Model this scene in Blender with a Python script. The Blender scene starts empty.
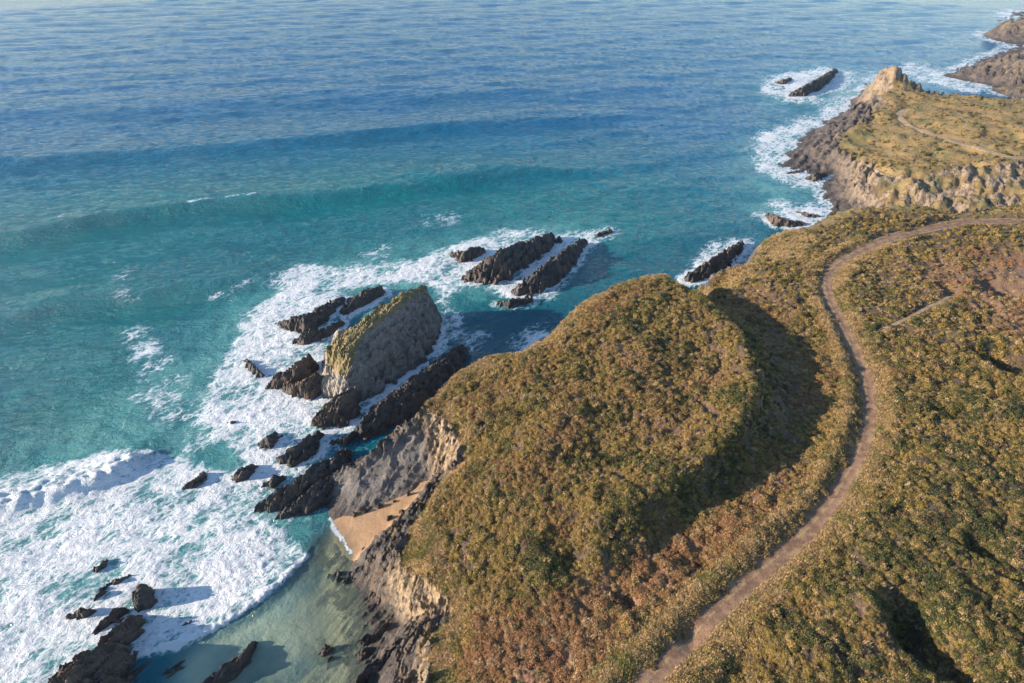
import bpy, math, random
import numpy as np
from math import radians as R

random.seed(7)
rng = np.random.default_rng(11)
sc = bpy.context.scene
col = sc.collection

# ------------------------------------------------------------------ camera
HAZE = .00004
CAM_H, FOC, PITCH = 100.0, 644.0, R(35)
SP, CP = math.sin(PITCH), math.cos(PITCH)
def W(px, py, z=0.0):
    """ground position of a surveyed point: bearing and dip from the drone, height above the sea"""
    v = (py-341.5)/FOC; u = (px-512)/FOC
    t = (CAM_H-z)/(SP+v*CP)
    return (u*t, t*(CP-v*SP), z)
cam = bpy.data.cameras.new('camera'); co = bpy.data.objects.new('camera', cam); col.objects.link(co)
co.location = (0, 0, CAM_H); co.rotation_euler = (R(90)-PITCH, 0, 0)
cam.sensor_width = 36; cam.lens = 36*FOC/1024; cam.clip_end = 60000; cam.clip_start = 1
sc.camera = co

# ------------------------------------------------------------------ light
SUN_AZ = math.atan2(-0.985, -0.17)      # clockwise from +Y, where the sun stands
SUN_EL = R(18)
wd = bpy.data.worlds.new('World'); sc.world = wd; wd.use_nodes = True
nt = wd.node_tree; bg = nt.nodes['Background']
sk = nt.nodes.new('ShaderNodeTexSky'); sk.sky_type = 'NISHITA'; sk.sun_disc = False
sk.sun_elevation = SUN_EL; sk.sun_rotation = SUN_AZ
sk.air_density = 1.0; sk.dust_density = .25; sk.ozone_density = 2.5
nt.links.new(sk.outputs[0], bg.inputs[0]); bg.inputs[1].default_value = 0.135
sl = bpy.data.lights.new('sun', 'SUN'); sl.energy = 5.0; sl.angle = R(0.6); sl.color = (1.0, 0.84, 0.66)
so = bpy.data.objects.new('sun', sl); col.objects.link(so)
d = np.array([math.sin(SUN_AZ)*math.cos(SUN_EL), math.cos(SUN_AZ)*math.cos(SUN_EL), math.sin(SUN_EL)])
from mathutils import Vector
so.rotation_euler = Vector(d).to_track_quat('Z', 'Y').to_euler()
sc.view_settings.view_transform = 'Standard'; sc.view_settings.look = 'None'
sc.view_settings.exposure = 1.25; sc.view_settings.gamma = 1.0
sc.cycles.max_bounces = 6; sc.cycles.transparent_max_bounces = 8

# ------------------------------------------------------------------ noise
_perm = np.random.default_rng(5).permutation(256).astype(np.int32); _perm = np.concatenate([_perm, _perm])
_g = np.random.default_rng(6).normal(size=(256, 2)); _g /= np.linalg.norm(_g, axis=1)[:, None]
_g = _g.astype(np.float32)
def perlin(x, y):
    x = np.asarray(x, np.float32); y = np.asarray(y, np.float32)
    xi = np.floor(x); yi = np.floor(y); xf = x-xi; yf = y-yi
    xi = xi.astype(np.int32) & 255; yi = yi.astype(np.int32) & 255
    u = xf*xf*xf*(xf*(xf*6-15)+10); v = yf*yf*yf*(yf*(yf*6-15)+10)
    def gr(ix, iy, dx, dy):
        g = _g[_perm[_perm[ix & 255]+(iy & 255)]]
        return g[..., 0]*dx+g[..., 1]*dy
    a = gr(xi, yi, xf, yf); b = gr(xi+1, yi, xf-1, yf)
    c = gr(xi, yi+1, xf, yf-1); e = gr(xi+1, yi+1, xf-1, yf-1)
    return (a+u*(b-a)+v*((c+u*(e-c))-(a+u*(b-a))))*1.5
def fbm(x, y, octs=4, gain=.5, lac=2.03):
    s = 0; a = 1; n = 0
    for k in range(octs):
        s = s+a*perlin(x+17.3*k, y-9.1*k); n += a; a *= gain; x = x*lac; y = y*lac
    return s/n
def ridged(x, y, octs=4, gain=.5):
    s = 0; a = 1; n = 0
    for k in range(octs):
        s = s+a*(1-2*np.abs(perlin(x+11.7*k, y+5.3*k))); n += a; a *= gain; x = x*2.1; y = y*2.1
    return s/n
def sstep(a, b, x):
    t = np.clip((x-a)/(b-a), 0, 1); return t*t*(3-2*t)
STR = R(54)                                   # strike of the slate beds
cs_, ss_ = math.cos(STR), math.sin(STR)
def strike(X, Y): return X*cs_+Y*ss_, -X*ss_+Y*cs_      # along, across
def strata(X, Y, s=1.0):
    t, q = strike(X, Y)
    q = q+1.5*fbm(X/9, Y/9, 3)
    saw = (q/(1.9*s)+.6*fbm(t/14, q/3, 2)) % 1.0
    saw2 = (q/(.63*s)+.5*fbm(t/6, q/1.5, 2)) % 1.0
    return .6*(saw**1.6)+.25*saw2+.8*ridged(t/(9*s), q/(2.2*s), 4)*.5+.35*fbm(X/1.6, Y/1.6, 3)-.4

# ------------------------------------------------------------------ log-polar survey grid
DL = 0.005; R0 = 14.0; TH0 = -R(74); NTH = int(2*R(74)/DL)+1; NR = int(math.log(900/R0)/DL)+1
def grid_idx(X, Y):
    r = np.hypot(X, Y); th = np.arctan2(X, Y)
    return np.log(np.maximum(r, 1e-3)/R0)/DL, (th-TH0)/DL
def grid_xy(dl, r0=R0, rmax=900.0, th0=TH0, th1=-TH0):
    nr = int(math.log(rmax/r0)/dl)+1; nth = int((th1-th0)/dl)+1
    r = r0*np.exp(np.arange(nr)*dl); th = th0+np.arange(nth)*dl
    return (r[:, None]*np.sin(th)[None]).astype(np.float64), (r[:, None]*np.cos(th)[None]).astype(np.float64)
def sample(f, X, Y):
    i, j = grid_idx(X, Y)
    i = np.clip(i, 0, NR-1.001); j = np.clip(j, 0, NTH-1.001)
    i0 = i.astype(int); j0 = j.astype(int); a = i-i0; b = j-j0
    return (f[i0, j0]*(1-a)*(1-b)+f[i0+1, j0]*a*(1-b)+f[i0, j0+1]*(1-a)*b+f[i0+1, j0+1]*a*b)
def blur(f, s):
    def g1(f, ax):
        n = f.shape[ax]; pad = min(n-1, int(4*s)+2)
        w = [(0, 0), (0, 0)]; w[ax] = (pad, pad)
        g = np.pad(f, w, mode='edge'); m = g.shape[ax]
        k = np.exp(-2*(math.pi*np.fft.rfftfreq(m)*s)**2)
        k = k[:, None] if ax == 0 else k[None]
        g = np.fft.irfft(np.fft.rfft(g, axis=ax)*k, n=m, axis=ax)
        return np.take(g, np.arange(pad, pad+n), axis=ax)
    return g1(g1(f, 0), 1)
def dense(pts, step=.4):
    """resample a polyline of (x, y, z, ...) rows"""
    pts = np.array(pts, float); out = [pts[:1]]
    for a, b in zip(pts[:-1], pts[1:]):
        n = max(1, int(np.hypot(*(b-a)[:2])/step)); t = (np.arange(1, n+1)/n)[:, None]
        out.append(a+(b-a)*t)
    return np.concatenate(out)
def smooth_line(pts, it=2):
    p = np.array(pts, float)
    for _ in range(it):
        q = [p[0]]
        for a, b in zip(p[:-1], p[1:]): q += [a*.75+b*.25, a*.25+b*.75]
        q.append(p[-1]); p = np.array(q)
    return p
GX, GY = grid_xy(DL); NR, NTH = GX.shape
def inpoly(X, Y, poly):
    p = np.array(poly, float)[:, :2]; c = np.zeros(X.shape, bool)
    x0, y0 = p.min(0); x1, y1 = p.max(0)
    m = (X >= x0) & (X <= x1) & (Y >= y0) & (Y <= y1)
    x = X[m]; y = Y[m]; cc = np.zeros(x.shape, bool)
    for (ax, ay), (bx, by) in zip(p, np.roll(p, -1, 0)):
        if ay == by: continue
        cc ^= ((ay > y) != (by > y)) & (x < (bx-ax)*(y-ay)/(by-ay)+ax)
    c[m] = cc; return c
def zone(polys, s, z=0.0):
    """soft mask on the survey grid from outlines (px, py[, z], ...)"""
    f = np.zeros(GX.shape)
    for val, poly in polys:
        w = [W(p[0], p[1], p[2] if len(p) > 2 else z) for p in poly]
        f = np.maximum(f, val*inpoly(GX, GY, w))
    return blur(f, s) if s else f
def PL(pts): return [W(*p) for p in pts]

# ------------------------------------------------------------------ heights of the land
cove_rim = [(424,760,11),(428,683,11),(432,640,10),(453,615,11),(449,599,11),(425,577,9.5),(399,566,8.5),(403,553,9),
            (407,537,9),(425,510,9.5),(440,491,10),(465,458,12),(457,433,12.5),(440,415,12.5),(420,412,12),(400,425,10.5),(390,438,9)]
hill_rim = [(390,438,9),(400,430,10),(428,402,13),(455,375,15),(479,358,16),(492,354,16.5),(520,354,17),(546,338,17.5),
            (575,308,18),(596,294,19),(625,280,20),(663,270,21),(681,282,20.3),(692,292,18.5)]
strip_rim = [(700,276,14),(715,268,13),(735,265,13),(752,262,14),(757,250,14),(764,240,14),(781,230,15),(800,228,15),(815,224,15),(832,212,16),
             (860,207,17),(900,206,17),(935,210,17),(960,216,17),(1000,210,17),(1040,206,17),(1200,200,17)]
buttress = [(326,478,3.0),(340,470,5),(352,464,6),(372,452,7.5),(390,438,9)]
def foot(line, out, z):
    p = np.array(PL(line))[:, :2]; t = np.gradient(p, axis=0); t /= np.linalg.norm(t, axis=1)[:, None]+1e-9
    n = np.stack([-t[:, 1], t[:, 0]], 1)         # seaward is to the left of the rim
    q = p+n*out
    return [(a, b, z) for a, b in q]
lines = []
def L(pts): lines.append(PL(pts))
L(cove_rim); L(hill_rim); L(strip_rim); L(buttress)
north = buttress[1:]+hill_rim[1:]
lines.append(foot(north, 5.0, -.5)); lines.append(foot(north, 10, -5)); lines.append(foot(north, 22, -9))
lines.append(foot(strip_rim[1:12], 6, -.5)); lines.append(foot(strip_rim[1:11], 13, -5))
lines.append(foot(strip_rim[11:], 10, 2.0))
# cove shore, foot of the cliffs
L([(372,740,0),(375,683,0.2),(372,655,0),(366,644,-.2),(380,628,.2),(400,622,.4),(396,612,.4),(378,603,0),(360,588,-.1),(343,578,-.3),(352,562,-.2),(357,553,0),
   (347,539,0),(337,524,0),(330,516,-.2),(322,506,-.5),(319,492,-.6),(325,480,-.5),(330,474,-1)])
L([(337,522,.2),(362,515,.8),(395,500,1.6),(424,483,2.4),(433,479,2.6)])
L([(357,554,.3),(378,537,.9),(399,516,1.6),(432,482,2.6)])
L([(366,552,2.5),(388,534,4.0),(404,516,5)])                       # dark rib right of the beach
L([(352,572,1.2),(372,562,3.5),(388,556,6)])
L([(372,594,1.5),(392,590,4.5),(408,584,7)])
L([(390,606,1.5),(415,604,5),(437,604,8)])
L([(400,622,.6),(425,618,2.0),(440,616,4)])                         # notch
L([(385,660,1.6),(405,645,4.5),(420,632,6)])
L([(398,690,3.5),(412,665,6)])
L([(430,478,3),(438,466,6),(448,452,9.5)])
L([(418,440,7.5),(424,426,10.3)])
# sea bed of the cove
L([(335,683,-1.2),(335,650,-.9),(340,620,-.8),(328,595,-1.0),(322,560,-.9),(318,530,-1.2)])
L([(300,683,-2.0),(290,640,-2.2),(280,600,-3),(290,560,-3),(290,530,-3)])
L([(200,720,-2.6),(180,690,-3),(230,660,-2.4),(250,640,-3)])
L([(-200,600,-9),(0,520,-9),(150,470,-8),(250,470,-6),(300,430,-6)])
L([(-200,480,-10),(0,400,-10),(200,300,-10),(400,200,-10),(600,180,-12),(700,180,-12),(740,120,-12),(740,70,-12),(870,50,-12),(940,30,-14),(980,-10,-14)])
# hill and crest
L([(450,470,13),(430,500,11.5),(424,540,11.5),(432,570,12)])
L([(470,430,15),(520,385,18),(580,340,19.5),(640,300,20.8)])
L([(480,500,15),(540,440,18.5),(600,390,20),(655,345,20.6)])
L([(692,292,18.9),(712,304,20.6),(735,330,21.9),(749,363,22.0),(756,394,21.8),(737,429,21.4),(703,461,21),(656,489,20.3),(611,511,19.3),(575,535,17.6),(545,565,16.2)])
L([(697,325,20.2),(718,368,20.0),(697,413,19.4),(652,448,19.0),(600,470,18.4)])
L([(660,310,20.3),(670,360,19.8),(640,410,19.4)])
# valley behind the crest, rising to the track
L([(728,310,16.4),(752,335,16.8),(772,372,16.9),(774,402,16.8),(756,438,16.7),(722,472,16.5),(678,502,16.4)])
L([(702,283,14.2),(730,297,14.2),(760,325,14.4),(785,365,14.6),(795,405,14.8),(775,445,14.8),(735,485,14.8),(690,515,14.8),(640,560,14.6),(590,610,14.2),(545,660,14),(510,720,13.6)])
L([(740,278,14.8),(775,290,15.6),(800,312,16),(822,350,16.3),(838,392,16.4),(838,430,16.4),(818,470,16.3),(785,515,16.2),(740,560,16.1),(690,610,16),(640,655,15.9),(600,700,15.8)])
L([(470,610,12.8),(500,640,12.8),(480,690,12.5)])
track = [(630,697,16),(645,683,16),(684,644,16),(724,602,16),(778,557,16),(819,519,16.1),(844,482,16.2),(861,445,16.3),(868,415,16.3),(864,375,16.2),
         (845,335,16.1),(829,303,16.1),(821,280,16.1),(841,259,16.3),(872,245,16.5),(908,233,16.8),(943,226,17),(971,221,17),(1024,222,17),(1100,225,17)]
trk = smooth_line(PL(track), 3)
L(track)
L([(670,700,16.6),(760,620,17),(830,555,17.2),(875,480,17.4),(898,420,17.4),(892,375,17.3),(872,330,17.1),(848,292,16.9),(870,266,17),(915,248,17.2),(980,236,17.2),(1100,238,17)])
L([(760,700,17.8),(830,640,18.4),(900,560,18.8),(960,470,18.8),(1000,400,18.6),(1100,380,18.6)])
L([(900,300,17.8),(960,270,17.8),(1100,262,18)])
L([(820,252,15.8),(860,228,16.4),(930,216,16.8)])
L([(880,700,19),(1000,700,19.5),(1300,600,20),(1300,400,19)])
# far headland
L([(861,98,0),(850,109,0),(843,116,0),(832,120,0),(816,132,0),(801,141,0),(788,155,0),(781,165,0),(800,170,0),(820,173,0),(838,173,0),(832,184,0),(825,197,0),(834,205,0),(838,212,.3)])
far_rim = [(895,88,9),(878,108,7.5),(866,122,7),(850,132,6.5),(838,146,6),(848,158,6),(862,165,6.5),(872,172,7),(889,178,8.5),(920,172,11),(948,168,12),(980,166,12.5),(1019,161,13),(1100,158,13.5),(1200,155,14)]
L(far_rim)
L([(850,200,1),(875,213,1.5),(948,221,2),(1024,225,3),(1200,228,5)])
L([(968,185,4),(980,178,7)])
L([(861,98,0),(866,90,0),(874,82,0),(884,74,0),(898,71,-.5),(908,80,-.5),(914,90,-.5),(924,99,-.5),(950,105,-.5),(990,108,-.5),(1030,109,-.5),(1200,109,0)])
L([(868,90,6),(877,80,12),(884,73,16.5),(890,70.5,18.5),(900,74,17),(907,80,13),(916,89,11)])
L([(870,100,5),(885,92,12),(898,86,14)])
L([(917,95,8),(948,97,9),(1000,101,10),(1024,101,10.5),(1200,101,12)])
L([(885,110,8),(910,120,10.5),(960,130,13),(1100,135,15)])
L([(895,150,9),(940,150,13),(1020,148,14.5)])
# headlands beyond
L([(945,77,0),(962,80,0),(990,85,0),(1008,92,-.3),(1030,94,0)])
L([(945,76,0),(965,68,0),(990,58,0),(1020,46,0),(1060,40,0)])
L([(949,76,1.5),(958,74.5,2.3),(970,71,3.6),(987,65,7.5),(1005,59,11),(1024,51,16.5),(1060,44,21),(1150,40,26)])
L([(1010,82,5),(1040,85,9),(1150,80,18)])
L([(989,26,0),(1004,32,0),(1024,36,0),(1070,38,-.5)])
L([(989,24,0),(1010,12,0),(1050,0,0)])
L([(1000,23,8),(1024,15,17),(1060,8,22)])
L([(900,60,-12),(960,45,-12),(1010,40,-10)])
L([(898,76,-8),(912,94,-8),(925,105,-8),(940,110,-8),(960,112,-8),(990,113,-8),(1030,114,-8),(1200,114,-8)])

fix = np.zeros(GX.shape); cnt = np.zeros(GX.shape)
for ln in lines:
    p = dense(ln, .2)
    i, j = grid_idx(p[:, 0], p[:, 1]); i = np.round(i).astype(int); j = np.round(j).astype(int)
    ok = (i >= 0) & (i < NR) & (j >= 0) & (j < NTH)
    np.add.at(fix, (i[ok], j[ok]), p[ok, 2]); np.add.at(cnt, (i[ok], j[ok]), 1)
far_i = NR-1
def relax(z, fx, m, it):
    for _ in range(it):
        p = np.pad(z, 1, mode='edge')
        z = (p[:-2, 1:-1]+p[2:, 1:-1]+p[1:-1, :-2]+p[1:-1, 2:])*.25
        z[m] = fx[m]
    return z
zz = None
for f in (16, 8, 4, 2, 1):
    nr, nth = -(-NR//f), -(-NTH//f)
    P = np.zeros((nr*f, nth*f)); Q = P.copy(); P[:NR, :NTH] = fix; Q[:NR, :NTH] = cnt
    s = P.reshape(nr, f, nth, f).sum((1, 3)); c = Q.reshape(nr, f, nth, f).sum((1, 3)); m = c > 0
    fx = np.where(m, s/np.maximum(c, 1), 0)
    if zz is None: zz = np.full((nr, nth), float(fx[m].mean()))
    else: zz = np.repeat(np.repeat(zz, 2, 0), 2, 1)[:nr, :nth]
    zz = relax(zz, fx, m, {16: 800, 8: 400, 4: 250, 2: 150, 1: 80}[f])
Z0 = blur(zz, 1.2)

# humps and hollows of the heath: (px, py, z, radius, height)
for (px, py, z, rad, h, st) in [(630,600,15,1.8,-1.6,1),(566,548,16,3.5,-2.2,1.6),(690,640,15.5,2,-.8,1),(981,552,18.5,2.2,-2.2,1),
        (905,615,18.5,3.4,-3.6,1),(925,640,18.5,3.4,-4.2,1),(950,668,18.5,3.2,-3.8,1),(868,605,18.5,4.0,1.2,1),(990,610,19,5,.8,1),
        (999,287,17.6,5,-2.6,1),(980,297,17.6,4,.8,1),(1012,366,18.2,4,-2.4,1),(993,356,18.2,3.4,-2.0,1),(968,338,18.2,4.5,1.4,1),
        (955,410,18.5,3,-1.6,1),(945,290,17.6,2.6,-1.4,1),(985,262,17.6,3,-1.2,1),(700,560,15,2.5,-.8,1),
        (600,570,15,3.5,.9,1),(490,600,13,3,.8,1),(480,575,13,2.0,-.7,1),(610,450,19.8,5,-1.0,1),(560,480,18,4,-.8,1),(655,420,20,6,-.9,1),
        (891,75,16,9,4.2,1),(870,140,9,8,-1.8,1),(885,150,9,7,-1.5,1),(1010,140,14,8,-2,1),(968,195,6,5,-2.5,1),(905,190,6,5,1.5,1)]:
    x, y, _ = W(px, py, z)
    Z0 = Z0+h*np.exp(-(((GX-x)**2+(GY-y)**2)/(rad*rad))**1.3)

# masks
veg_poly = PL(cove_rim)+PL(hill_rim)[1:]+PL(strip_rim)+[(900, 150, 0), (900, -50, 0), (-20, -50, 0)]
veg_far = PL(far_rim)+PL([(1200, 97, 14), (1024, 97, 13), (948, 92, 11), (917, 91, 10)])
veg_b = PL([(985,67,12),(1024,55,20),(1150,40,26),(1150,75,20),(1024,74,12),(1002,72,11)])
veg = np.maximum(inpoly(GX, GY, veg_poly), inpoly(GX, GY, veg_far)).astype(float)
veg = np.maximum(veg, inpoly(GX, GY, veg_b))
VEG = blur(veg, 2.2)
pth = np.zeros(GX.shape)
def dist_line(X, Y, line):
    p = np.array(line, float)[:, :2]; D = np.full(X.shape, 1e9)
    for a, b in zip(p[:-1], p[1:]):
        ab = b-a; t = np.clip(((X-a[0])*ab[0]+(Y-a[1])*ab[1])/(ab@ab+1e-9), 0, 1)
        D = np.minimum(D, np.hypot(X-a[0]-t*ab[0], Y-a[1]-t*ab[1]))
    return D
DTRK = dist_line(GX, GY, trk[::2])
far_track = smooth_line(PL([(1100,108,14),(1024,106,13.5),(966,106,12.5),(917,105,11),(900,109,10),(899,117,10),(910,125,11),(935,133,12.4),(966,145,13.2),(1001,155,13.6),(1050,162,13.6)]), 2)
DFAR = dist_line(GX, GY, far_track)
side_track = smooth_line(PL([(872,334,16.9),(888,327,17.2),(905,320,17.4),(922,311,17.5),(940,303,17.6),(952,296,17.5)]), 2)
DSIDE = dist_line(GX, GY, side_track)
RED = np.clip(zone([(1, [(500,700),(520,625),(590,570),(660,540),(720,505),(770,470),(810,470),(800,500),(750,545),(690,590),(640,640),(590,700)]),
            (.8, [(455,700,12),(465,610,12),(530,600,13),(540,650,13),(500,700,12)]), (.9, [(930,290,17),(960,262,17),(1060,250,17),(1060,345,17),(1000,340,17),(960,315,17)]),
            (.25, [(440,480,14),(500,380,18),(600,300,19),(690,300,20),(745,350,20),(740,420,20),(650,490,19),(560,540,17),(450,560,13)]), (.6, [(630,360,20),(700,330,20),(720,400,20),(650,455,20),(600,440,20)]), (.9, [(850,620,18),(880,590,18),(910,650,18),(900,700,18),(860,700,18)]),
            (.8, [(690,280,14),(760,285,14),(815,340,15),(830,400,15),(800,450,15),(760,450,15),(770,380,15),(740,310,15)]),
            (.5, [(900,262,17),(960,250,17),(940,290,17),(900,290,17)])], 6, 15.5), 0, 1)
GREEN = np.clip(zone([(1, [(700,290,18),(740,310,18),(780,370,16),(770,430,16),(700,500,16),(630,540,16),(560,590,15),(530,560,15),(640,495,19),(735,430,20),(750,370,20)]),
            (.75, [(880,470,18),(910,380,18),(1000,370,18),(1080,420,18),(1080,720,18),(760,720,18),(830,570,18)]),
            (.8, [(850,300,17),(900,285,17),(900,335,17),(870,370,17)]), (.6, [(640,300,20),(680,300,20),(690,370,20),(640,400,20)]),
            (.6, [(780,250,15),(850,225,16),(930,215,17),(900,228,17),(830,255,16)]),
            (.8, [(575,545,16),(545,590,15),(500,600,13),(520,540,15)])], 5, 17), 0, 1)
BARE = np.clip(zone([(1, [(735,300,14),(775,320,15),(800,380,15),(800,430,15),(765,450,15),(745,430,17),(775,380,15),(755,335,15)]),
            (1, [(975,275,17),(1030,268,17),(1040,300,17),(990,305,17)])], 3), 0, 1)
SHORT = np.clip(zone([(1, [(404,520,9),(425,505,10),(440,545,11),(452,590,11),(470,620,11),(455,650,10),(450,700,11),(425,700,11),(430,640,10),(453,615,11),(440,590,10),(399,568,8)]),
            (1, [(760,262,14),(764,238,14),(785,228,15),(815,224,15),(812,240,15),(790,262,15)]),
            (.8, [(684,283,20),(712,268,13),(752,262,14),(752,272,14),(715,282,14)]),
            (.8, [(470,365,16),(492,352,16.5),(510,360,17),(480,378,16)])], 2.5), 0, 1)
SHORT = np.maximum(SHORT, blur(inpoly(GX, GY, veg_far).astype(float), 3)*.75)
RIM = blur(veg, 5.0); SHORT = np.maximum(SHORT, (sstep(.97, .6, RIM))*VEG)
PALE = np.clip(zone([(1, [(420,417,11),(440,413,12),(462,432,12),(468,460,11),(450,480,8),(436,480,4),(430,440,8)]),(1, [(385,575,4),(430,572,9),(455,590,11),(458,618,10),(400,622,1)]),
            (.9, [(405,700,8),(425,640,8),(436,640,10),(432,720,11)]),(.75,[(850,165,6),(1080,150,12),(1080,225,2),(850,215,1)]),
            (.7,[(862,100,2),(885,66,12),(915,85,9),(880,108,7)]),(.6,[(845,135,6),(875,150,7),(870,175,6),(845,160,5)])], 2.5), 0, 1)

TRAIL = np.exp(-(dist_line(GX, GY, smooth_line(PL([(722,352,20.6),(716,375,20.5),(700,400,20.2),(672,428,20),(640,447,20),(608,462,19.6),(580,478,18.8)]), 2))/.9)**2)
FACE = np.clip(zone([(1, [(872,178,8),(950,166,12),(1090,158,13),(1090,228,2),(870,216,2)])], 3), 0, 1)
SLAB = np.clip(zone([(1, [(328,478,3),(352,467,6),(372,455,7.5),(392,440,9),(412,424,11),(424,440,8),(430,476,3),(395,496,2),(348,510,1)])], 2), 0, 1)
def land_detail(X, Y):
    rr_ = sstep(215, 300, np.hypot(X, Y))
    z = sample(Z0, X+rr_*4.5*fbm(X/14, Y/14, 3), Y+rr_*4.5*fbm(X/14+30, Y/14, 3)); v = sample(VEG, X, Y); dt = sample(DTRK, X, Y); dfr = sample(DFAR, X, Y)
    bare = sample(BARE, X, Y); sh = sample(SHORT, X, Y)
    edge = fbm(X/3.0, Y/3.0, 3)*.5+1.1*fbm(X/14, Y/14, 3)*sstep(190, 260, np.hypot(X, Y))
    rock = sstep(.62, .38, v+edge*.45)
    far = sstep(190, 260, np.hypot(X, Y))
    keep = sstep(2.6, 4.6, dt)*sstep(1.2, 3.0, dfr)*sstep(.9, 2.0, sample(DSIDE, X, Y))
    lump = 1.2*fbm(X/11, Y/11, 3)+1.1*np.abs(fbm(X/3.6, Y/3.6, 3))+.35*fbm(X/1.1, Y/1.1, 2)+far*(3.0*fbm(X/40, Y/40, 3)+1.5*ridged(X/22, Y/22, 3))
    lump = lump+.9*np.abs(fbm(X/8+70, Y/8, 3))*(1-far)
    z = z+(1-rock)*keep*lump*(1-.55*sh*(1-far))-.35*sample(TRAIL, X, Y)
    z = z+.75*np.exp(-((dt-3.3)/1.2)**2)*(1-sample(INLAND, X, Y))*(1-rock)
    t, q = strike(X, Y)
    st = strata(X, Y, 1.0+1.2*far)
    amp = .55+1.3*sstep(.5, 6, z)
    beach = sample(BEACH, X, Y); face = sample(FACE, X, Y)
    st = st*(1-.72*sample(SLAB, X, Y))*(1-.62*face)*np.where(far > .5, sstep(-3, .8, z), 1)
    st = st*np.where(far < .5, .45+.55*sstep(-1.2, .3, z), 1)
    z = z+face*rock*2.2*fbm(X/11, Y/30, 3)
    cove = sstep(-2, -14, X)*(1-far)
    z = z+rock*(1-beach)*(st*amp*(1+.6*cove+1.6*far)+(1.0+2.0*far)*fbm(X/(6+9*far), Y/(6+9*far), 3)*sstep(-.5, 4, z))
    z = z*(1-beach)+(sample(Z0, X, Y)*beach)
    z = np.where((z > 3) | (rock < .02), z, z)
    return z, rock, far
beach_px = [(333,520,.1),(346,517,.4),(362,515,.8),(375,510,1.1),(388,502,1.5),(398,498,1.8),(412,491,2.3),(424,482,2.6),(436,478,2.8),(430,487,2.7),(412,500,2.2),(406,513,1.9),(396,518,1.6),(391,530,1.3),(382,535,1.1),(378,546,.8),(366,552,.5),(358,563,-.1),(350,561,-.5),(340,549,-.6),(330,533,-.6),(327,524,-.4)]
beach_w = smooth_line(PL(beach_px)+PL(beach_px)[:1], 2)
BEACH = np.clip(blur(inpoly(GX, GY, beach_w).astype(float), 1.2)*1.15, 0, 1)

# verge: on the inland side of the track the shrubs keep further back
side = np.zeros(GX.shape)
pts = trk[:, :2]; best = np.full(GX.shape, 1e9)
for a, b_ in zip(trk[:-1:2, :2], trk[2::2, :2]):
    ab = b_-a; tt = np.clip(((GX-a[0])*ab[0]+(GY-a[1])*ab[1])/(ab@ab+1e-9), 0, 1)
    dx = GX-a[0]-tt*ab[0]; dy = GY-a[1]-tt*ab[1]; dd = np.hypot(dx, dy); mm = dd < best
    best = np.where(mm, dd, best); side = np.where(mm, np.sign(ab[0]*dy-ab[1]*dx), side)
INLAND = sstep(.2, -.2, side)

# ------------------------------------------------------------------ materials
def mat(name):
    m = bpy.data.materials.new(name); m.use_nodes = True
    t = m.node_tree; b = t.nodes['Principled BSDF']
    return m, t, b
class NT:
    def __init__(s, t): s.t = t
    def n(s, typ, **k):
        o = s.t.nodes.new(typ)
        for a, b in k.items(): setattr(o, a, b)
        return o
    def l(s, a, b): s.t.links.new(a, b)
    def val(s, sock, v):
        if hasattr(v, 'is_output') or isinstance(v, bpy.types.NodeSocket): s.l(v, sock)
        else: sock.default_value = v
    def math(s, op, a, b=0.0, c=None, clamp=False):
        o = s.n('ShaderNodeMath', operation=op); o.use_clamp = clamp
        s.val(o.inputs[0], a); s.val(o.inputs[1], b)
        if c is not None: s.val(o.inputs[2], c)
        return o.outputs[0]
    def mr(s, v, a, b, c=0.0, d=1.0, smooth=True):
        o = s.n('ShaderNodeMapRange'); o.interpolation_type = 'SMOOTHSTEP' if smooth else 'LINEAR'
        s.val(o.inputs['Value'], v); s.val(o.inputs['From Min'], a); s.val(o.inputs['From Max'], b)
        s.val(o.inputs['To Min'], c); s.val(o.inputs['To Max'], d); return o.outputs['Result']
    def mix(s, f, a, b):
        o = s.n('ShaderNodeMix', data_type='RGBA'); s.val(o.inputs[0], f)
        for sock, v in ((o.inputs[6], a), (o.inputs[7], b)):
            if isinstance(v, bpy.types.NodeSocket): s.l(v, sock)
            else: sock.default_value = (*v, 1)
        return o.outputs[2]
    def attr(s, name, typ='GEOMETRY'):
        o = s.n('ShaderNodeAttribute', attribute_name=name, attribute_type=typ); return o
    def noise(s, vec, scale, detail=4, rough=.55, dist=0):
        o = s.n('ShaderNodeTexNoise'); s.l(vec, o.inputs['Vector'])
        o.inputs['Scale'].default_value = scale; o.inputs['Detail'].default_value = detail
        o.inputs['Roughness'].default_value = rough; o.inputs['Distortion'].default_value = dist
        return o
    def mapping(s, vec, scale=(1, 1, 1), rot=(0, 0, 0)):
        o = s.n('ShaderNodeMapping'); s.l(vec, o.inputs[0]); o.inputs['Scale'].default_value = scale; o.inputs['Rotation'].default_value = rot
        return o.outputs[0]
    def pos(s): return s.n('ShaderNodeNewGeometry')
    def bump(s, h, dist=.1, strength=1.0, normal=None):
        o = s.n('ShaderNodeBump'); s.l(h, o.inputs['Height']); o.inputs['Distance'].default_value = dist
        o.inputs['Strength'].default_value = strength
        if normal is not None: s.l(normal, o.inputs['Normal'])
        return o.outputs[0]

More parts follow.
